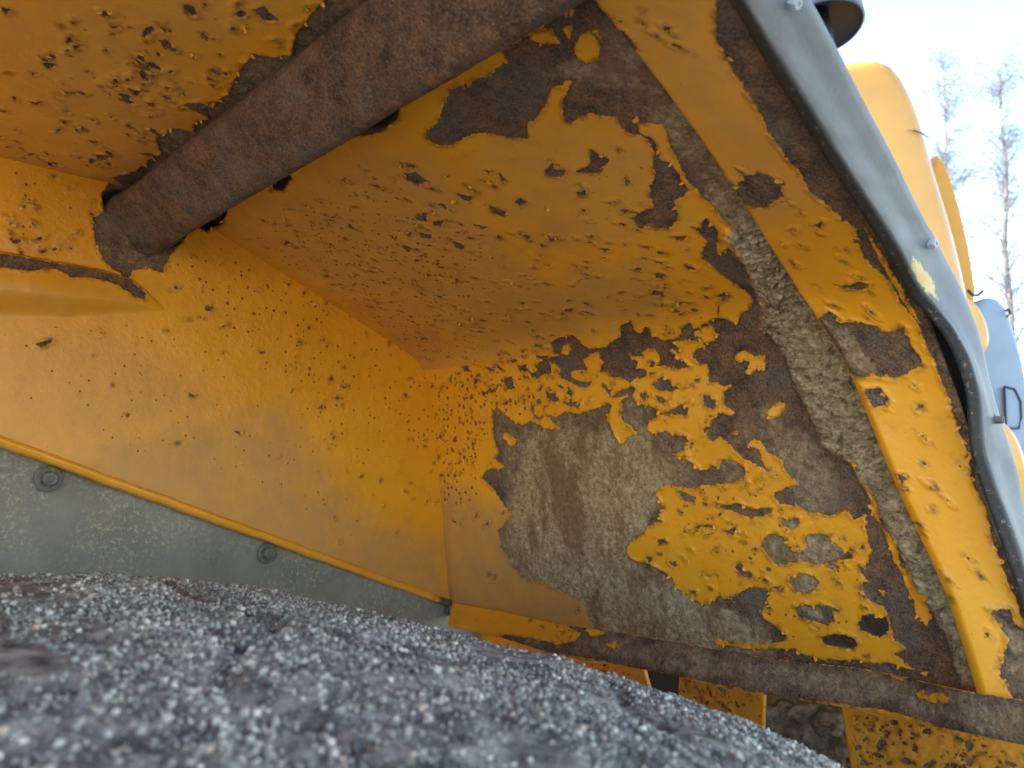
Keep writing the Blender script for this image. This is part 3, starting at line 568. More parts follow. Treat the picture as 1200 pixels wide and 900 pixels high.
# ---- return flange (outer lip) ribbon
def cr_interp(pts, n):
    pts = np.asarray(pts, float); k = len(pts)
    d = np.concatenate([[0], np.cumsum(np.linalg.norm(np.diff(pts[:, :3], axis=0), axis=1))])
    t = np.linspace(0, d[-1], n); out = np.zeros((n, pts.shape[1]))
    i = np.clip(np.searchsorted(d, t, side='right')-1, 0, k-2)
    m = np.zeros_like(pts)
    m[1:-1] = (pts[2:]-pts[:-2])/(d[2:]-d[:-2])[:, None]; m[0] = (pts[1]-pts[0])/(d[1]-d[0]); m[-1] = (pts[-1]-pts[-2])/(d[-1]-d[-2])
    h = (d[i+1]-d[i])[:, None]; s = ((t-d[i])/(d[i+1]-d[i]))[:, None]
    return (2*s**3-3*s**2+1)*pts[i]+(s**3-2*s**2+s)*h*m[i]+(-2*s**3+3*s**2)*pts[i+1]+(s**3-s**2)*h*m[i+1]
LIPI = [(560,-190,.37),(640,-70,.395),(690,0,.425),(775,108,.485),(850,215,.55),(930,340,.635),(985,420,.628),(1050,570,.608),(1110,700,.590),(1150,826,.575)]
LIPO = [(722,-190,.342),(808,-70,.373),(858,0,.400),(910,83,.437),(964,169,.477),(1012,247,.514),(1044,297,.540),(1070,342,.562),(1092,388,.575),(1118,452,.580),(1135,502,.580),(1150,548,.579),(1168,594,.576),(1186,645,.573),(1208,710,.568),(1252,850,.552)]
nl = 900; nt = 110
li = cr_interp([at(*q) for q in LIPI], nl); lo = cr_interp([at(*q) for q in LIPO], nl)
# curl of the inner edge away from the viewer (rounded rim), then flat face, slight roll at the outer edge
tt = np.linspace(0, 1, nt)[None, :, None]
P = li[:, None, :]*(1-tt)+lo[:, None, :]*tt
tan = np.gradient(li, axis=0); tan /= np.linalg.norm(tan, axis=1)[:, None]
acr = lo-li; wid = np.linalg.norm(acr, axis=1); acr = acr/wid[:, None]
ln = np.cross(tan, acr); ln /= np.linalg.norm(ln, axis=1)[:, None]
sg = np.sign(np.sum(ln*(CAM-li), axis=1)); ln *= sg[:, None]
dist = tt[..., 0]*wid[:, None]
roll = -0.006*np.clip(1-dist/0.007, 0, 1)**2
P = P + ln[:, None, :]*roll[..., None]
arc = np.concatenate([[0], np.cumsum(np.linalg.norm(np.diff((li+lo)/2, axis=0), axis=1))])
Ax = np.repeat(arc[:, None], nt, 1); Bx = dist
lip_px = to_px(P[::3, ::2]).reshape(-1, 2); lip_ab = np.stack([Ax[::3, ::2].ravel(), Bx[::3, ::2].ravel()], 1)
def tr_near(px, ab):
    def f(poly):
        out = []
        for x, y in poly:
            d = (px[:, 0]-x)**2+(px[:, 1]-y)**2; i = np.argsort(d)[:3]; w = 1/(d[i]+1e-3); out.append((ab[i]*w[:, None]).sum(0)/w.sum())
        return np.array(out)
    return f
LIPALL = [(690,0),(850,0),(1000,270),(1110,460),(1165,640),(1180,800),(1142,795),(985,420),(850,215)]
lipn = np.repeat(ln[:, None, :], nt, 1)
lip = surface('outer_flange', P, lipn, fender, tr_near(lip_px, lip_ab), dict(coords=(Ax, Bx), rust=[LIP_EDGE], small=LIP_RUST, rim=wid[:, None]-dist-0.006,
    mud=[([(1085,386),(1112,440),(1140,540),(1170,640),(1200,700),(1260,740),(1200,600),(1120,420)],0.9), ([(960,372),(1000,385),(1030,440),(990,445)],0.75), ([(1160,715),(1215,745),(1230,830),(1180,820)],0.7)],
    darks=[([(930,120),(1010,225),(1075,340),(1100,400),(1060,360),(1020,300),(970,210),(900,110)],0.15)],
    grime_shading=[([(680,-10),(850,-10),(900,150),(950,230),(900,260),(840,190)],0.5)],  # pale film paints the sky's veiling glare over the upper flange
    specks=[(LIPALL, 0.10), ([(990,440),(1060,560),(1100,690),(1140,795),(1110,795),(1040,600),(980,450)],0.35)],
    pits=[(LIPALL, 70, 0.0007, 0.0024, 1.7, 0.6)], lift=1.4, flakes=90), back=0.004, seed=5)

# ---- lower flange bar
FT = [(531,707,0),(587,717,0),(652,731,0),(708,739,0),(787,752,0),(837,761,0),(920,774,0),(1000,783,0),(1053,792,0),(1128,809,0),(1210,822,0)]
FB = [(525,733,0),(587,746,0),(641,763,0),(673,772,0),(720,777,0),(787,789,0),(857,807,0),(920,815,0),(1000,829,0),(1080,848,0),(1147,862,0),(1230,880,0)]
ft = cr_interp([on(x, y, C3+n_front*(0.004+0.045*float(sstep(1040, 1140, np.array(x)))), n_front) for x, y, _ in FT], 620)
fb = cr_interp([on(x, y, C3+n_front*(0.026+0.035*float(sstep(1040, 1140, np.array(x)))), n_front) for x, y, _ in FB], 620)
nt = 46; tt = np.linspace(0, 1, nt)[None, :, None]
P = ft[:, None]*(1-tt)+fb[:, None]*tt
tan = np.gradient(ft, axis=0); tan /= np.linalg.norm(tan, axis=1)[:, None]; acr = fb-ft; wid = np.linalg.norm(acr, axis=1); acr /= wid[:, None]
bn = np.cross(tan, acr); bn /= np.linalg.norm(bn, axis=1)[:, None]; bn *= np.sign(np.sum(bn*(CAM-ft), axis=1))[:, None]
dist = tt[..., 0]*wid[:, None]
P = P + bn[:, None]*(-0.002*np.clip(1-(wid[:, None]-dist)/0.003, 0, 1)**2)[..., None]
arc = np.concatenate([[0], np.cumsum(np.linalg.norm(np.diff(ft, axis=0), axis=1))])
Ax = np.repeat(arc[:, None], nt, 1); Bx = np.repeat(dist, 1, 0)
BARALL = [(500,690),(1260,800),(1260,900),(500,760)]
bpx = to_px(P[::2]).reshape(-1, 2); bab = np.stack([Ax[::2].ravel(), Bx[::2].ravel()], 1)
bar = surface('bottom_flange', P, np.repeat(bn[:, None], nt, 1), fender, tr_near(bpx, bab), dict(coords=(Ax, Bx),
    rust=[[(590,744),(640,752),(655,756),(676,752),(680,742),(664,722),(720,724),(900,745),(1260,800),(1260,900),(900,815),(640,764),(587,747)]],
    islands=[z6(500,680,q,4.615) for q in [[(860,265),(900,250),(970,280),(920,315),(880,300)], [(965,345),(1010,330),(1050,350),(1020,372),(980,365)]]]+[z6(800,600,[(820,640),(850,625),(860,650),(835,660)],3), z6(800,600,[(850,650),(900,630),(945,655),(930,675),(870,670)],3), z6(1000,660,[(165,495),(230,508),(225,520),(170,505)],3.75)],
    mud=[(BARALL, 0.66)], specks=[([(531,700),(690,740),(670,775),(525,735)],0.4)], grime_shading=[(BARALL, 0.12)],
    pits=[([(590,715),(680,738),(670,760),(600,746)],24,0.0008,0.002,1.5,0.0)], lift=1.0), back=0.004, seed=6)
rm = bar.modifiers

# ---- support tube
ax0 = on(176, 254, pw, Lv); _, ut, wt_ = lw(ax0)
rT_ = 0.0405; nlu = 420; nth = 110
ls = np.linspace(LI+0.006, 0.18, nlu)[:, None]; th = np.linspace(0, 2*math.pi, nth)[None, :]
sc = lambda: 0
Xc = ls*1.0+0*th; Yc = th*rT_+0*ls
ph_ = th-math.radians(225); sq = 0.0335/(np.abs(np.cos(ph_))**4.5+np.abs(np.sin(ph_))**4.5)**(1/4.5)
rr = sq + 0.0010*fbm(Xc*28, Yc*28, 201, 3) + 0.0008*fbm(Xc*240, Yc*240, 211, 4, 0.65)
seam = np.minimum(np.abs(Yc-0), np.abs(Yc-2*math.pi*rT_)); rr = np.where(seam < 0.004, sq+(rr-sq)*seam/0.004, rr)
rr = rr + 0.007*np.exp(-((LI-ls)/0.012)**2)*(0.6+0.5*fbm(Xc*60, np.cos(th)*3+0*ls, 221, 3))    # weld bead at the wall
P = CAM + ls[..., None]*Lv + (ut+rr*np.cos(th))[..., None]*Uv + (wt_+rr*np.sin(th)+0.020*(LI-ls)/0.6)[..., None]*Zv
n = nlu*nth
ptube = np.full((nlu, nth), -0.01)
isl = fbm(Xc*26, np.cos(th)*1.6+0*ls+3, 231, 3)
low = np.clip(np.cos(th+2.2)+0*ls, 0, 1)
mudt = 0.45*np.clip(0.10+0.7*fbm(Xc*50, Yc*30, 241, 4)+0.30*np.clip(-np.sin(th), 0, 1)+0*ls, 0, 0.85)
tube = mesh_obj('support_tube', P.reshape(-1, 3), gridf(nlu, nth), M_F, fender, True, {'paint': ptube, 'mud': mudt, 'grime_shading': np.zeros(n), 'dark': np.zeros(n), 'speck': np.zeros(n)})

# ---- mud packed between tube end and roof is part of the rust; lower bracket plates below the flange
def small_panel(name, pxs, off, spec, step=0.0016, seed=0, tilt=0):
    a, b, c, d = [on(x, y, C3-n_front*off, n_front) for x, y in pxs]
    return plane_panel(name, a, b, c, d, n_front, spec, step=step, seed=seed)
small_panel('bracket_plate', [(1012,990),(1290,1010),(1260,860),(985,820)], 0.012, dict(
    pits=[([(1000,840),(1250,860),(1250,960),(1010,960)],420,0.0010,0.0042,1.3,0.3)], specks=[([(980,830),(1290,850),(1290,990),(1000,990)],0.4)],
    mud=[([(980,830),(1290,850),(1290,990),(1000,990)],0.6)], grime_shading=[([(980,830),(1290,850),(1290,990),(1000,990)],0.25)]), seed=7)
small_panel('bracket_plate', [(792,905),(893,905),(896,800),(797,776)], 0.030, dict(
    pits=[([(797,790),(896,810),(893,900),(800,900)],90,0.0010,0.004,1.5,1.4)], specks=[([(790,780),(900,800),(893,900),(790,900)],0.75)],
    mud=[([(790,780),(900,800),(893,900),(790,900)],0.7)], grime_shading=[([(790,780),(900,800),(893,900),(790,900)],0.3)]), seed=8)
small_panel('bracket_plate', [(470,860),(775,860),(752,775),(470,695)], 0.060, dict(
    pits=[([(620,750),(740,775),(760,840),(620,840)],60,0.0010,0.004,1.5,0)], specks=[([(600,730),(780,780),(780,860),(600,860)],0.5)], grime_shading=[([(600,730),(780,780),(780,860),(600,860)],0.3)]), seed=9)
# added dark sheet that paints the deep shade behind the gaps
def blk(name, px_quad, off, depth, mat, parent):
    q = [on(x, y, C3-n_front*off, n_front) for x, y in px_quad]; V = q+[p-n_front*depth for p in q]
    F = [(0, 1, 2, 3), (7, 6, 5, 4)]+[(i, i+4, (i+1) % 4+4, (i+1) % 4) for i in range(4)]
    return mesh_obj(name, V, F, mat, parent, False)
blk('gap_shade_sheet', [(430,1000),(1250,1040),(1250,850),(430,680)], 0.14, 0.01, M_DARK, fender)
# lumpy mud packed into the gap
ma = np.array([on(x, y, C3-n_front*0.055, n_front) for x, y in ((880,915),(1000,915),(990,815),(880,800))])
sg_ = np.linspace(0, 1, 90)[None, :, None]; tg_ = np.linspace(0, 1, 90)[:, None, None]
P = (ma[0]*(1-sg_)+ma[1]*sg_)*(1-tg_)+(ma[3]*(1-sg_)+ma[2]*sg_)*tg_
q = to_px(P); q = q+np.stack([9*fbm(q[..., 0]*.05, q[..., 1]*.05, 303, 3), 9*fbm(q[..., 0]*.05, q[..., 1]*.05, 307, 3)], -1); h = np.zeros((90, 90))
for x, y, r in [(912,850,24),(945,868,26),(972,850,20),(915,890,22),(968,893,24),(940,838,16)]:
    d2 = ((q[..., 0]-x)**2+((q[..., 1]-y)*1.15)**2)/(r*r); h = np.maximum(h, 0.010*np.sqrt(np.clip(1-d2, 0, 1)))
h = h+0.006*fbm(q[..., 0]*0.05, q[..., 1]*0.05, 301, 5)
c = P.reshape(-1, 3).mean(0)
o = mesh_obj('mud_clump', (P+n_front*h[..., None]).reshape(-1, 3), gridf(90, 90), M_MUD, None, True, loc=c)
tag(o, 'lumpy dried grey mud packed into the gap left of the speckled yellow plate', 'mud')

# ---- grey rubber flap behind the inner wall with bolts
us2 = np.linspace(-0.32, u3+0.07, 90); V = []
nrow = 24
fl = np.zeros((nrow, 90, 3))
for j in range(nrow):
    for i, uu in enumerate(us2):
        top = wa+(uu-ua)*(w3-wa)/(u3-ua)+0.03
        ww = top-0.33*j/(nrow-1); fl[j, i] = site(LI+0.010+0.004*math.sin(uu*7)+0.02*(j/nrow)**2, uu, ww)
V = np.concatenate([fl.reshape(-1, 3), fl.reshape(-1, 3)+Lv*0.008]); f0 = gridf(nrow, 90)
flap = mesh_obj('mud_flap', V, np.concatenate([f0, f0[:, ::-1]+nrow*90]), M_FLAP, fender, True)
flap['label'] = 'grey dusty rubber flap bolted below the inner wall'
def bolt(x, y, r, parent, p0, nrm, mat, wash=True):
    c = on(x, y, p0, nrm)
    e1 = np.cross(nrm, Zv); e1 /= np.linalg.norm(e1); e2 = np.cross(nrm, e1)
    prof = [(0, .0), (r, .0), (r, .0018), (r*.93, .0024), (r*.62, .0024)] if wash else [(0, 0)]
    bm = bmesh.new()
    def ring(rad, h, n, ph=0): return [bm.verts.new(c+nrm*h+rad*(e1*math.cos(2*math.pi*k/n+ph)+e2*math.sin(2*math.pi*k/n+ph))) for k in range(n)]
    rs = [ring(r, 0, 24), ring(r, .0018, 24), ring(r*.92, .0026, 24), ring(r*.6, .0026, 24)]
    for a, b in zip(rs, rs[1:]):
        for k in range(24): bm.faces.new((a[k], a[(k+1) % 24], b[(k+1) % 24], b[k]))
    h0 = ring(r*.60, .0022, 6, .3); h1 = ring(r*.60, .0075, 6, .3); h2 = ring(r*.50, .0088, 6, .3); h3 = ring(r*.28, .0088, 6, .3); h4 = ring(r*.22, .0080, 6, .3)
    for a, b in ((h0, h1), (h1, h2), (h2, h3), (h3, h4)):
        for k in range(6): bm.faces.new((a[k], a[(k+1) % 6], b[(k+1) % 6], b[k]))
    bm.faces.new(h4)
    bmesh.ops.recalc_face_normals(bm, faces=bm.faces)
    return bm_obj('bolt', bm, mat, parent, False, loc=c)
pf = site(LI+0.0095, 0, 0)
for x, y, r in ((57, 561, .0125), (313, 648, .0125), (523, 715, .0125)): bolt(x, y, r, flap, pf, -Lv, M_BOLT)

# ---- rubber edging along the outer flange
EI = [(735,-190,.325),(825,-70,.358),(872,0,.385),(900,47,.406),(935,103,.430),(970,160,.456),(1000,207,.478),(1030,253,.502),(1058,298,.525),(1078,338,.545),(1100,362,.553),(1118,384,.556),(1134,412,.558),(1144,440,.559),(1150,470,.560),(1154,525,.561),(1165,562,.561),(1180,602,.560),(1198,655,.558),(1218,720,.556),(1248,810,.55)]
EO = [(830,-190,.345),(910,-70,.378),(952,0,.405),(975,43,.424),(993,77,.440),(1013,117,.458),(1050,187,.493),(1080,247,.525),(1108,300,.558),(1128,338,.570),(1144,376,.577),(1155,416,.580),(1161,444,.582),(1169,476,.584),(1184,520,.586),(1195,557,.586),(1203,600,.586),(1216,650,.585),(1228,700,.582),(1242,750,.58),(1280,850,.575)]
ne = 300
ei = cr_interp([at(*q) for q in EI], ne); eo = cr_interp([at(*q) for q in EO], ne)
acr = eo-ei; acr /= np.linalg.norm(acr, axis=1)[:, None]; tan = np.gradient(ei, axis=0); tan /= np.linalg.norm(tan, axis=1)[:, None]
en = np.cross(tan, acr); en /= np.linalg.norm(en, axis=1)[:, None]; en *= np.sign(np.sum(en*(CAM-ei), axis=1))[:, None]
T = 0.009; rows = []; edge = []
# cross-section: back inner corner -> rounded front inner corner -> face -> rounded outer -> back outer
deep = -en*0.6-acr*(-0.10); deep = -en
skew = -en*T - acr*0.0042
sec = [ei+skew, ei+skew*0.66, ei+skew*0.3, ei-en*0.0014-acr*0.0006, ei-en*0.0003+acr*0.001, ei+acr*0.0035]
eg = [1, 1, 1, 0.8, 0.45, 0.05]
for k in (0.2, 0.4, 0.6, 0.8): sec.append(ei*(1-k)+eo*k+en*0.0006*math.sin(k*9)); eg.append(0)
sec += [eo-acr*0.003, eo-en*0.001, eo-en*T*0.5, eo-en*T]; eg += [0, 0, 0.3, 1]
ns = len(sec); P = np.stack(sec, 1); wob = 0.0007*fbm(np.arange(ne)[:, None]*0.08+0*np.arange(ns)[None, :], np.arange(ns)[None, :]*0.4+0*np.arange(ne)[:, None], 401, 2)
P = P + en[:, None]*wob[..., None]
F = []
ii = np.arange(ne-1)[:, None]*ns; kk = np.arange(ns)[None, :]; k2 = (kk+1) % ns
F = np.stack([(ii+kk).ravel(), (ii+k2).ravel(), (ii+ns+k2).ravel(), (ii+ns+kk).ravel()], 1)
epx = to_px(P.reshape(-1, 3))
scf = np.exp(-(((epx[:, 0]-1083)*0.85-(epx[:, 1]-326)*0.50)/9.0)**2)*np.exp(-(((epx[:, 0]-1083)*0.5+(epx[:, 1]-326)*0.85)/34.0)**2)*0.95
scf = np.maximum(scf, 0.45*np.exp(-((epx[:, 0]-893)**2+(epx[:, 1]-22)**2)/90))
edging = mesh_obj('rubber_edging', P.reshape(-1, 3), F, M_RUB, fender, True, {'scuff': scf, 'edge': np.tile(eg, ne)})
fi = np.linspace(0, nl-1, ne).astype(int)
b0 = lo[fi]+(li[fi]-lo[fi])*0.10-ln[fi]*0.007; b1 = eo-en*(T+0.0025)-acr*0.004
Pb = np.stack([b0, b0*0.5+b1*0.5-en*0.010, b1], 1)
mesh_obj('gap_shade_strip', Pb.reshape(-1, 3), gridf(ne, 3), M_DARK, fender, True)  # added dark strip standing in for the shade inside the gap
edging['label'] = 'blue-grey rubber edging strip along the outer flange'
for x, y, r, z in ((1083, 286, .0062, .528), (922, 2, .0055, .392), (1161, 492, .0050, .570)):  # the lowest, darker bolt head stands in for a hole in the strip
    i = np.argmin((to_px((ei+eo)/2)[:, 1]-y)**2); p0 = (ei[i]+eo[i])/2-en[i]*0.0035
    bolt(x, y, r, edging, p0, en[i], M_SIL if y < 400 else M_BOLT)

# ------------------------------------------------------------------ wheel
RW = 0.85; s_t = 0.36; el = math.radians(19.0)
uc = math.cos(el)*s_t-math.sin(el)*RW; wc = -math.sin(el)*s_t-math.cos(el)*RW
wheel = thing('loader_wheel', site(0.43, uc, wc-RW+0.0), 'huge dark tyre under the fender, tread crusted with grey grit', 'wheel')
l0, l1 = 0.03, 0.80
prof = []
for k in range(160):
    t = k/159; l = l0+(l1-l0)*t; e = min(l-l0, l1-l); sh = 0.05
    drop = 0.0 if e > sh else sh-math.sqrt(max(sh*sh-(sh-e)**2, 0))
    crown = 0.06*abs((t-0.5)*2)**3
    prof.append((l, RW-drop-crown))
prof = [(l0+0.02, RW-0.34), (l0-0.01, RW-0.24), (l0-0.006, RW-0.17)] + prof + [(l1+0.006, RW-0.17), (l1+0.01, RW-0.24), (l1-0.02, RW-0.34)]
pl = np.array([q[0] for q in prof]); pr = np.array([q[1] for q in prof])
thv = np.concatenate([np.linspace(math.radians(-20), math.radians(95), 330, endpoint=False), np.linspace(math.radians(95), math.radians(340), 110)])  # from the rear horizon over the top
# angle 0 = +u forward, 90 = up
ang = np.concatenate([np.linspace(math.radians(40), math.radians(125), 420, endpoint=False), np.linspace(math.radians(125), math.radians(400), 120)])
NA = len(ang); NP = len(pl)
LL = np.repeat(pl[None, :], NA, 0); RR = np.repeat(pr[None, :], NA, 0); AA = np.repeat(ang[:, None], NP, 1)
arcl = (AA-math.pi/2)*RW
vis = sstep(math.radians(35), math.radians(45), AA)*sstep(math.radians(130), math.radians(122), AA)
def tyre_h(l, a):
    h = 0.0035*fbm(l*14, a*14, 501, 3)+0.0028*fbm(l*60, a*60, 511, 3)
    gr = np.abs(np.sin((a*6.5+l*2.2+0.35*fbm(l*6, a*6, 521, 2))*math.pi)); h = h-0.005*sstep(0.16, 0.02, gr)
    return h
RR = RR+tyre_h(LL, arcl)*vis*(pr > RW-0.13)[None, :]
P = CAM + LL[..., None]*Lv + (uc+RR*np.cos(AA))[..., None]*Uv + (wc+RR*np.sin(AA))[..., None]*Zv
tyre = mesh_obj('tyre', P.reshape(-1, 3), gridf(NA, NP), M_TY, wheel, True)
# rim disc
V = []; F = []
rp = [(l0+0.02, RW-0.33), (l0+0.05, RW-0.37), (l0+0.16, RW-0.40), (l0+0.22, 0.2), (l0+0.17, 0.12), (l0+0.17, 0.0005)]
for k in range(64):
    a = 2*math.pi*k/64
    for l, r in rp: V.append(site(l, uc+r*math.cos(a), wc+r*math.sin(a)))
for k in range(64):
    for j in range(len(rp)-1): F.append((k*6+j, k*6+j+1, ((k+1) % 64)*6+j+1, ((k+1) % 64)*6+j))
mesh_obj('rim', V, F, M_RIM, wheel, True)
# grit
NG = 75000
gl = rng.uniform(0.05, l1-0.004, NG*3); ga = rng.uniform(math.radians(63), math.radians(101), NG*3)
dens = 0.8*fbm(gl*26, (ga-1.57)*RW*26, 531, 3)+0.5*fbm(gl*90, (ga-1.57)*RW*90, 541, 2)+1.3*fbm(gl*7, (ga-1.57)*RW*26, 561, 2)
keep = dens > rng.uniform(-0.75, 0.35, NG*3)
gl = gl[keep][:NG]; ga = ga[keep][:NG]; NG = len(gl)
gr_ = 0.00045*(3.9**(rng.random(NG)**2.3))
base_r = np.interp(gl, pl[3:-3], pr[3:-3])+tyre_h(gl, (ga-math.pi/2)*RW)
cen = CAM + gl[:, None]*Lv + (uc+(base_r+gr_*0.35)*np.cos(ga))[:, None]*Uv + (wc+(base_r+gr_*0.35)*np.sin(ga))[:, None]*Zv
# low-poly stones: a jittered block each
iv = np.array([(-1,-1,-1),(1,-1,-1),(1,1,-1),(-1,1,-1),(-1,-1,1),(1,-1,1),(1,1,1),(-1,1,1)])*0.66
ifc = np.array([(0,3,2,1),(4,5,6,7),(0,1,5,4),(1,2,6,5),(2,3,7,6),(3,0,4,7)])
jit = 1+rng.uniform(-0.28, 0.28, (NG, 8, 1))
q = rng.normal(size=(NG, 3, 3)); q, _ = np.linalg.qr(q)
st = iv[None]*jit*rng.uniform(0.65, 1.25, (NG, 1, 3)); st = np.einsum('nij,nkj->nki', q, st)
GV = cen[:, None]+st*gr_[:, None, None]
GF = (ifc[None]+(np.arange(NG)*8)[:, None, None]).reshape(-1, 4)
tone = np.clip(0.44+0.25*rng.normal(size=NG)+0.25*fbm(gl*30, ga*25, 551, 3), 0, 0.93); tone[rng.random(NG) < 0.03] = 1.0
grit = mesh_obj('grit', GV.reshape(-1, 3), GF, M_GR, None, True, {'tone': np.repeat(tone, 8)})
tag(grit, 'pale grey grit and small stones stuck to the tyre tread', 'grit', kind='stuff')

# ------------------------------------------------------------------ rest of the machine behind the flange
def outline_body(name, px, z, depth, mat, parent, bevel, seg=5, ydir=(0, 1, 0)):
    yv = np.array(ydir, float); pts = [on(x, y, np.array([0, z, 0.0]), np.array([0, 1.0, 0])) for x, y in px]
    bm = bmesh.new(); a = [bm.verts.new(p) for p in pts]; b = [bm.verts.new(p+yv*depth) for p in pts]
    n = len(px); bm.faces.new(a); bm.faces.new(b[::-1])
    for i in range(n): bm.faces.new((a[i], b[i], b[(i+1) % n], a[(i+1) % n]))
    bmesh.ops.recalc_face_normals(bm, faces=bm.faces)
    return bm_obj(name, bm, mat, parent, True, bevel, seg, loc=np.mean(pts, 0))
def base_of(px, z): return on(px[0], px[1], np.array([0, z, 0.0]), np.array([0, 1.0, 0]))

def smooth_px(pts, n): return [tuple(q) for q in cr_interp([(x, y, 0) for x, y in pts], n)[:, :2]]
hood_o = smooth_px([(905,92),(950,76),(1000,67),(1035,65),(1057,80),(1080,125),(1102,200),(1124,275),(1141,350),(1153,430),(1160,520)], 34)+[(1000,560),(880,420),(860,200)]
hood = thing('engine_hood', base_of((1040, 560), 3.0), 'smooth rounded yellow machine hood standing behind the rubber edging', 'machine hood')
outline_body('shell', hood_o, 3.0, 1.1, M_BODY, hood, 0.07, 6)
# fine scratches / seam on the shell
sp = [on(x, y, np.array([0, 2.99, 0]), np.array([0, 1.0, 0])) for x, y in [(1063,152),(1072,153),(1082,157),(1090,163)]]
V, F = tube_mesh(sp, [.001, .003, .003, .001], 6); mesh_obj('scratch', V, F, M_DARK, hood)
side = thing('side_panel', base_of((1130, 345), 3.35), 'narrow orange panel edge showing past the right side of the yellow hood', 'panel')
outline_body('sheet', [(1098,180),(1108,192),(1117,215),(1128,255),(1136,290),(1144,340),(1140,372),(1095,372),(1085,250)], 3.45, 0.12, M_RIM, side, 0.012, 3)
# pre-cleaner cap: a cylinder bowl with hollow dark underside
pc = base_of((958, 40), 2.75); pcap = thing('air_cleaner_cap', pc-np.array([0, 0, 0.1]), 'round blue-black cap with hollow dark underside above the yellow hood', 'cap')
rc_ = 0.165; V = []; F = []
pp = [(0.0005, .24), (rc_*.8, .24), (rc_*.97, .20), (rc_, .15), (rc_*1.02, 0.0), (rc_*.97, -0.003), (rc_*.93, 0.03), (rc_*.6, .06), (.05, .07), (.05, -.16), (0.0005, -.16)]
axz = np.array([-0.05, 0.16, 1.0]); axz /= np.linalg.norm(axz); ax1 = np.cross(axz, [0, 1, 0]); ax1 /= np.linalg.norm(ax1); ax2 = np.cross(axz, ax1)
cc = pc + np.array([0.0, 0, 0.015])
for k in range(64):
    a = 2*math.pi*k/64
    for r, h in pp: V.append(cc+axz*h+r*(ax1*math.cos(a)+ax2*math.sin(a)))
m = len(pp)
def rev(j0, j1): return [(k*m+j, k*m+j+1, ((k+1) % 64)*m+j+1, ((k+1) % 64)*m+j) for k in range(64) for j in range(j0, j1)]
mesh_obj('shell', V, rev(0, 5), M_CAP, pcap); mesh_obj('underside', V, rev(5, 8), M_DARK, pcap); V2, F2 = tube_mesh([cc+axz*0.07, cc-axz*0.16], 0.05, 24); mesh_obj('stem', V2, F2, M_DARK, pcap)

rear = thing('rear_housing', base_of((1185, 640), 3.2), 'pale blue-grey rounded housing with a small framed hatch at the right border', 'housing')
outline_body('shell', smooth_px([(1140,372),(1148,352),(1161,346),(1176,353),(1190,385),(1204,440),(1213,520),(1218,640)], 24)+[(1120,640),(1130,450)], 3.2, 0.7, M_BLUE, rear, 0.045, 5)
hat = outline_body('hatch', [(1177,453),(1189,456),(1196,470),(1197,488),(1194,502),(1179,502)], 3.185, 0.02, M_BLUE, rear, 0.008, 3)
fr = [on(x, y, np.array([0, 3.183, 0]), np.array([0, 1.0, 0])) for x, y in [(1177,453),(1189,456),(1196,470),(1197,488),(1194,502),(1179,502),(1177,453)]]
V, F = tube_mesh(fr, .0045, 6); mesh_obj('hatch_frame', V, F, M_DARK, hat)
for pts in ([(1134,340),(1140,346),(1146,346),(1152,341)], [(1178,364),(1182,362),(1184,367),(1180,371)]):
    V, F = tube_mesh([on(x, y, np.array([0, 3.18, 0]), np.array([0, 1.0, 0])) for x, y in pts], .006, 6); mesh_obj('wire_hook', V, F, M_DARK, rear)
dm = thing('rear_cover', base_of((1140, 420), 2.85), 'small yellow domed cover between the edging and the blue-grey housing', 'cover')
outline_body('shell', smooth_px([(1095,352),(1125,346),(1143,353),(1155,370),(1161,390),(1160,405),(1153,418)], 20)+[(1130,440),(1095,420)], 2.85, 0.25, M_BODY, dm, 0.03, 5)
ft_ = thing('lower_cover', base_of((1185, 560), 2.7), 'lower yellow rounded cover below the framed hatch at the right border', 'cover')
outline_body('shell', smooth_px([(1150,485),(1172,489),(1190,505),(1202,530),(1208,560),(1206,600)], 18)+[(1190,640),(1140,640),(1140,500)], 2.7, 0.3, M_BODY, ft_, 0.035, 5)

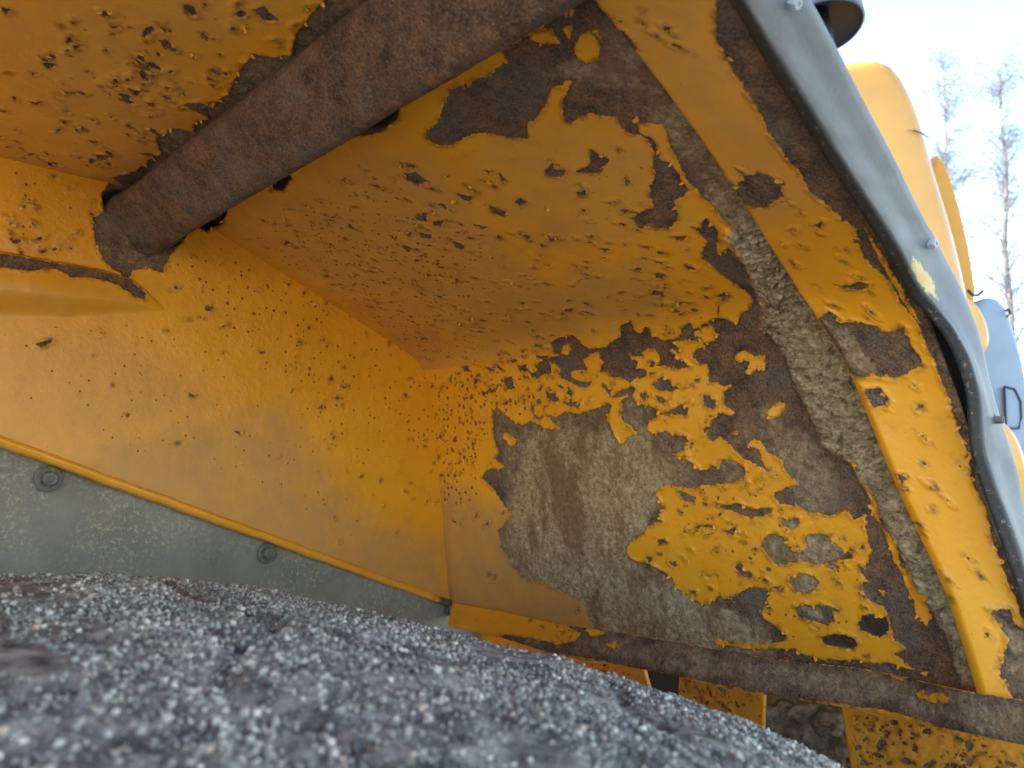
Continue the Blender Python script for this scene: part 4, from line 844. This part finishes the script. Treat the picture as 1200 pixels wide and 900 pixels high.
# ------------------------------------------------------------------ birch trees
def birch(px, dist, h, seed, label):
    rd = random.Random(seed)
    bx = ray(px, 450); b = np.array([bx[0]*dist/bx[1], dist, 0.0])
    t = thing('birch_tree', b, label, 'tree', 'bare birches behind the machine')
    n = 16; path = []; x = y = 0
    for i in range(n+1):
        x += rd.uniform(-.07, .07)+0.02; y += rd.uniform(-.07, .07); path.append(b+np.array([x, y, h*i/n]))
    rad = [0.13*(1-i/n)**0.8+0.012 for i in range(n+1)]
    V, F = tube_mesh(path, rad, 8); mesh_obj('trunk', V, F, M_BARK, t)
    VV = []; FF = []
    def add(path, rad, n=3):
        V, F = tube_mesh(path, rad, n, False); k = len(VV); VV.extend(V); FF.extend([tuple(i+k for i in f) for f in F])
    for k in range(150):
        f = 0.20+0.78*rd.random(); i = min(int(f*n), n-1); p = path[i]*(1-(f*n-i))+path[i+1]*(f*n-i)
        a = rd.uniform(0, 6.283); ln_ = (1.0-f)*3.0+0.9; ln_ *= rd.uniform(0.6, 1.15)
        up = rd.uniform(1.2, 2.4); d = np.array([math.cos(a), math.sin(a), up]); d /= np.linalg.norm(d)
        pts = [p]; q = p.copy(); dd = d.copy()
        for s_ in range(5):
            dd = dd+np.array([rd.uniform(-.2, .2), rd.uniform(-.2, .2), -0.10*s_+rd.uniform(-.1, .1)]); dd /= np.linalg.norm(dd); q = q+dd*ln_/5; pts.append(q.copy())
        add(pts, [0.022*(1-j/5.5)*(0.4+0.6*(1-f)) + 0.004 for j in range(6)], 4)
        for j in range(1, 6):
            for tw in range(7):
                q = pts[j].copy(); e = np.array([rd.gauss(0, 1), rd.gauss(0, 1), rd.uniform(-.3, .8)]); e /= np.linalg.norm(e); tp = [q]
                L_ = rd.uniform(.25, .75)
                for s_ in range(3):
                    e = e+np.array([rd.uniform(-.25, .25), rd.uniform(-.25, .25), -.3]); e /= np.linalg.norm(e); q = q+e*L_/3; tp.append(q.copy())
                add(tp, [.006, .005, .004, .003], 3)
    o = mesh_obj('crown', VV, FF, M_TWIG, t)
    return t
birch(1108, 24, 15.0, 3, 'bare birch nearest the yellow hood')
birch(1181, 25, 15.6, 5, 'taller bare birch at the right border, above the blue-grey housing')
print('tris', sum(sum(len(p.vertices)-2 for p in o.data.polygons) for o in bpy.data.objects if o.type == 'MESH'))
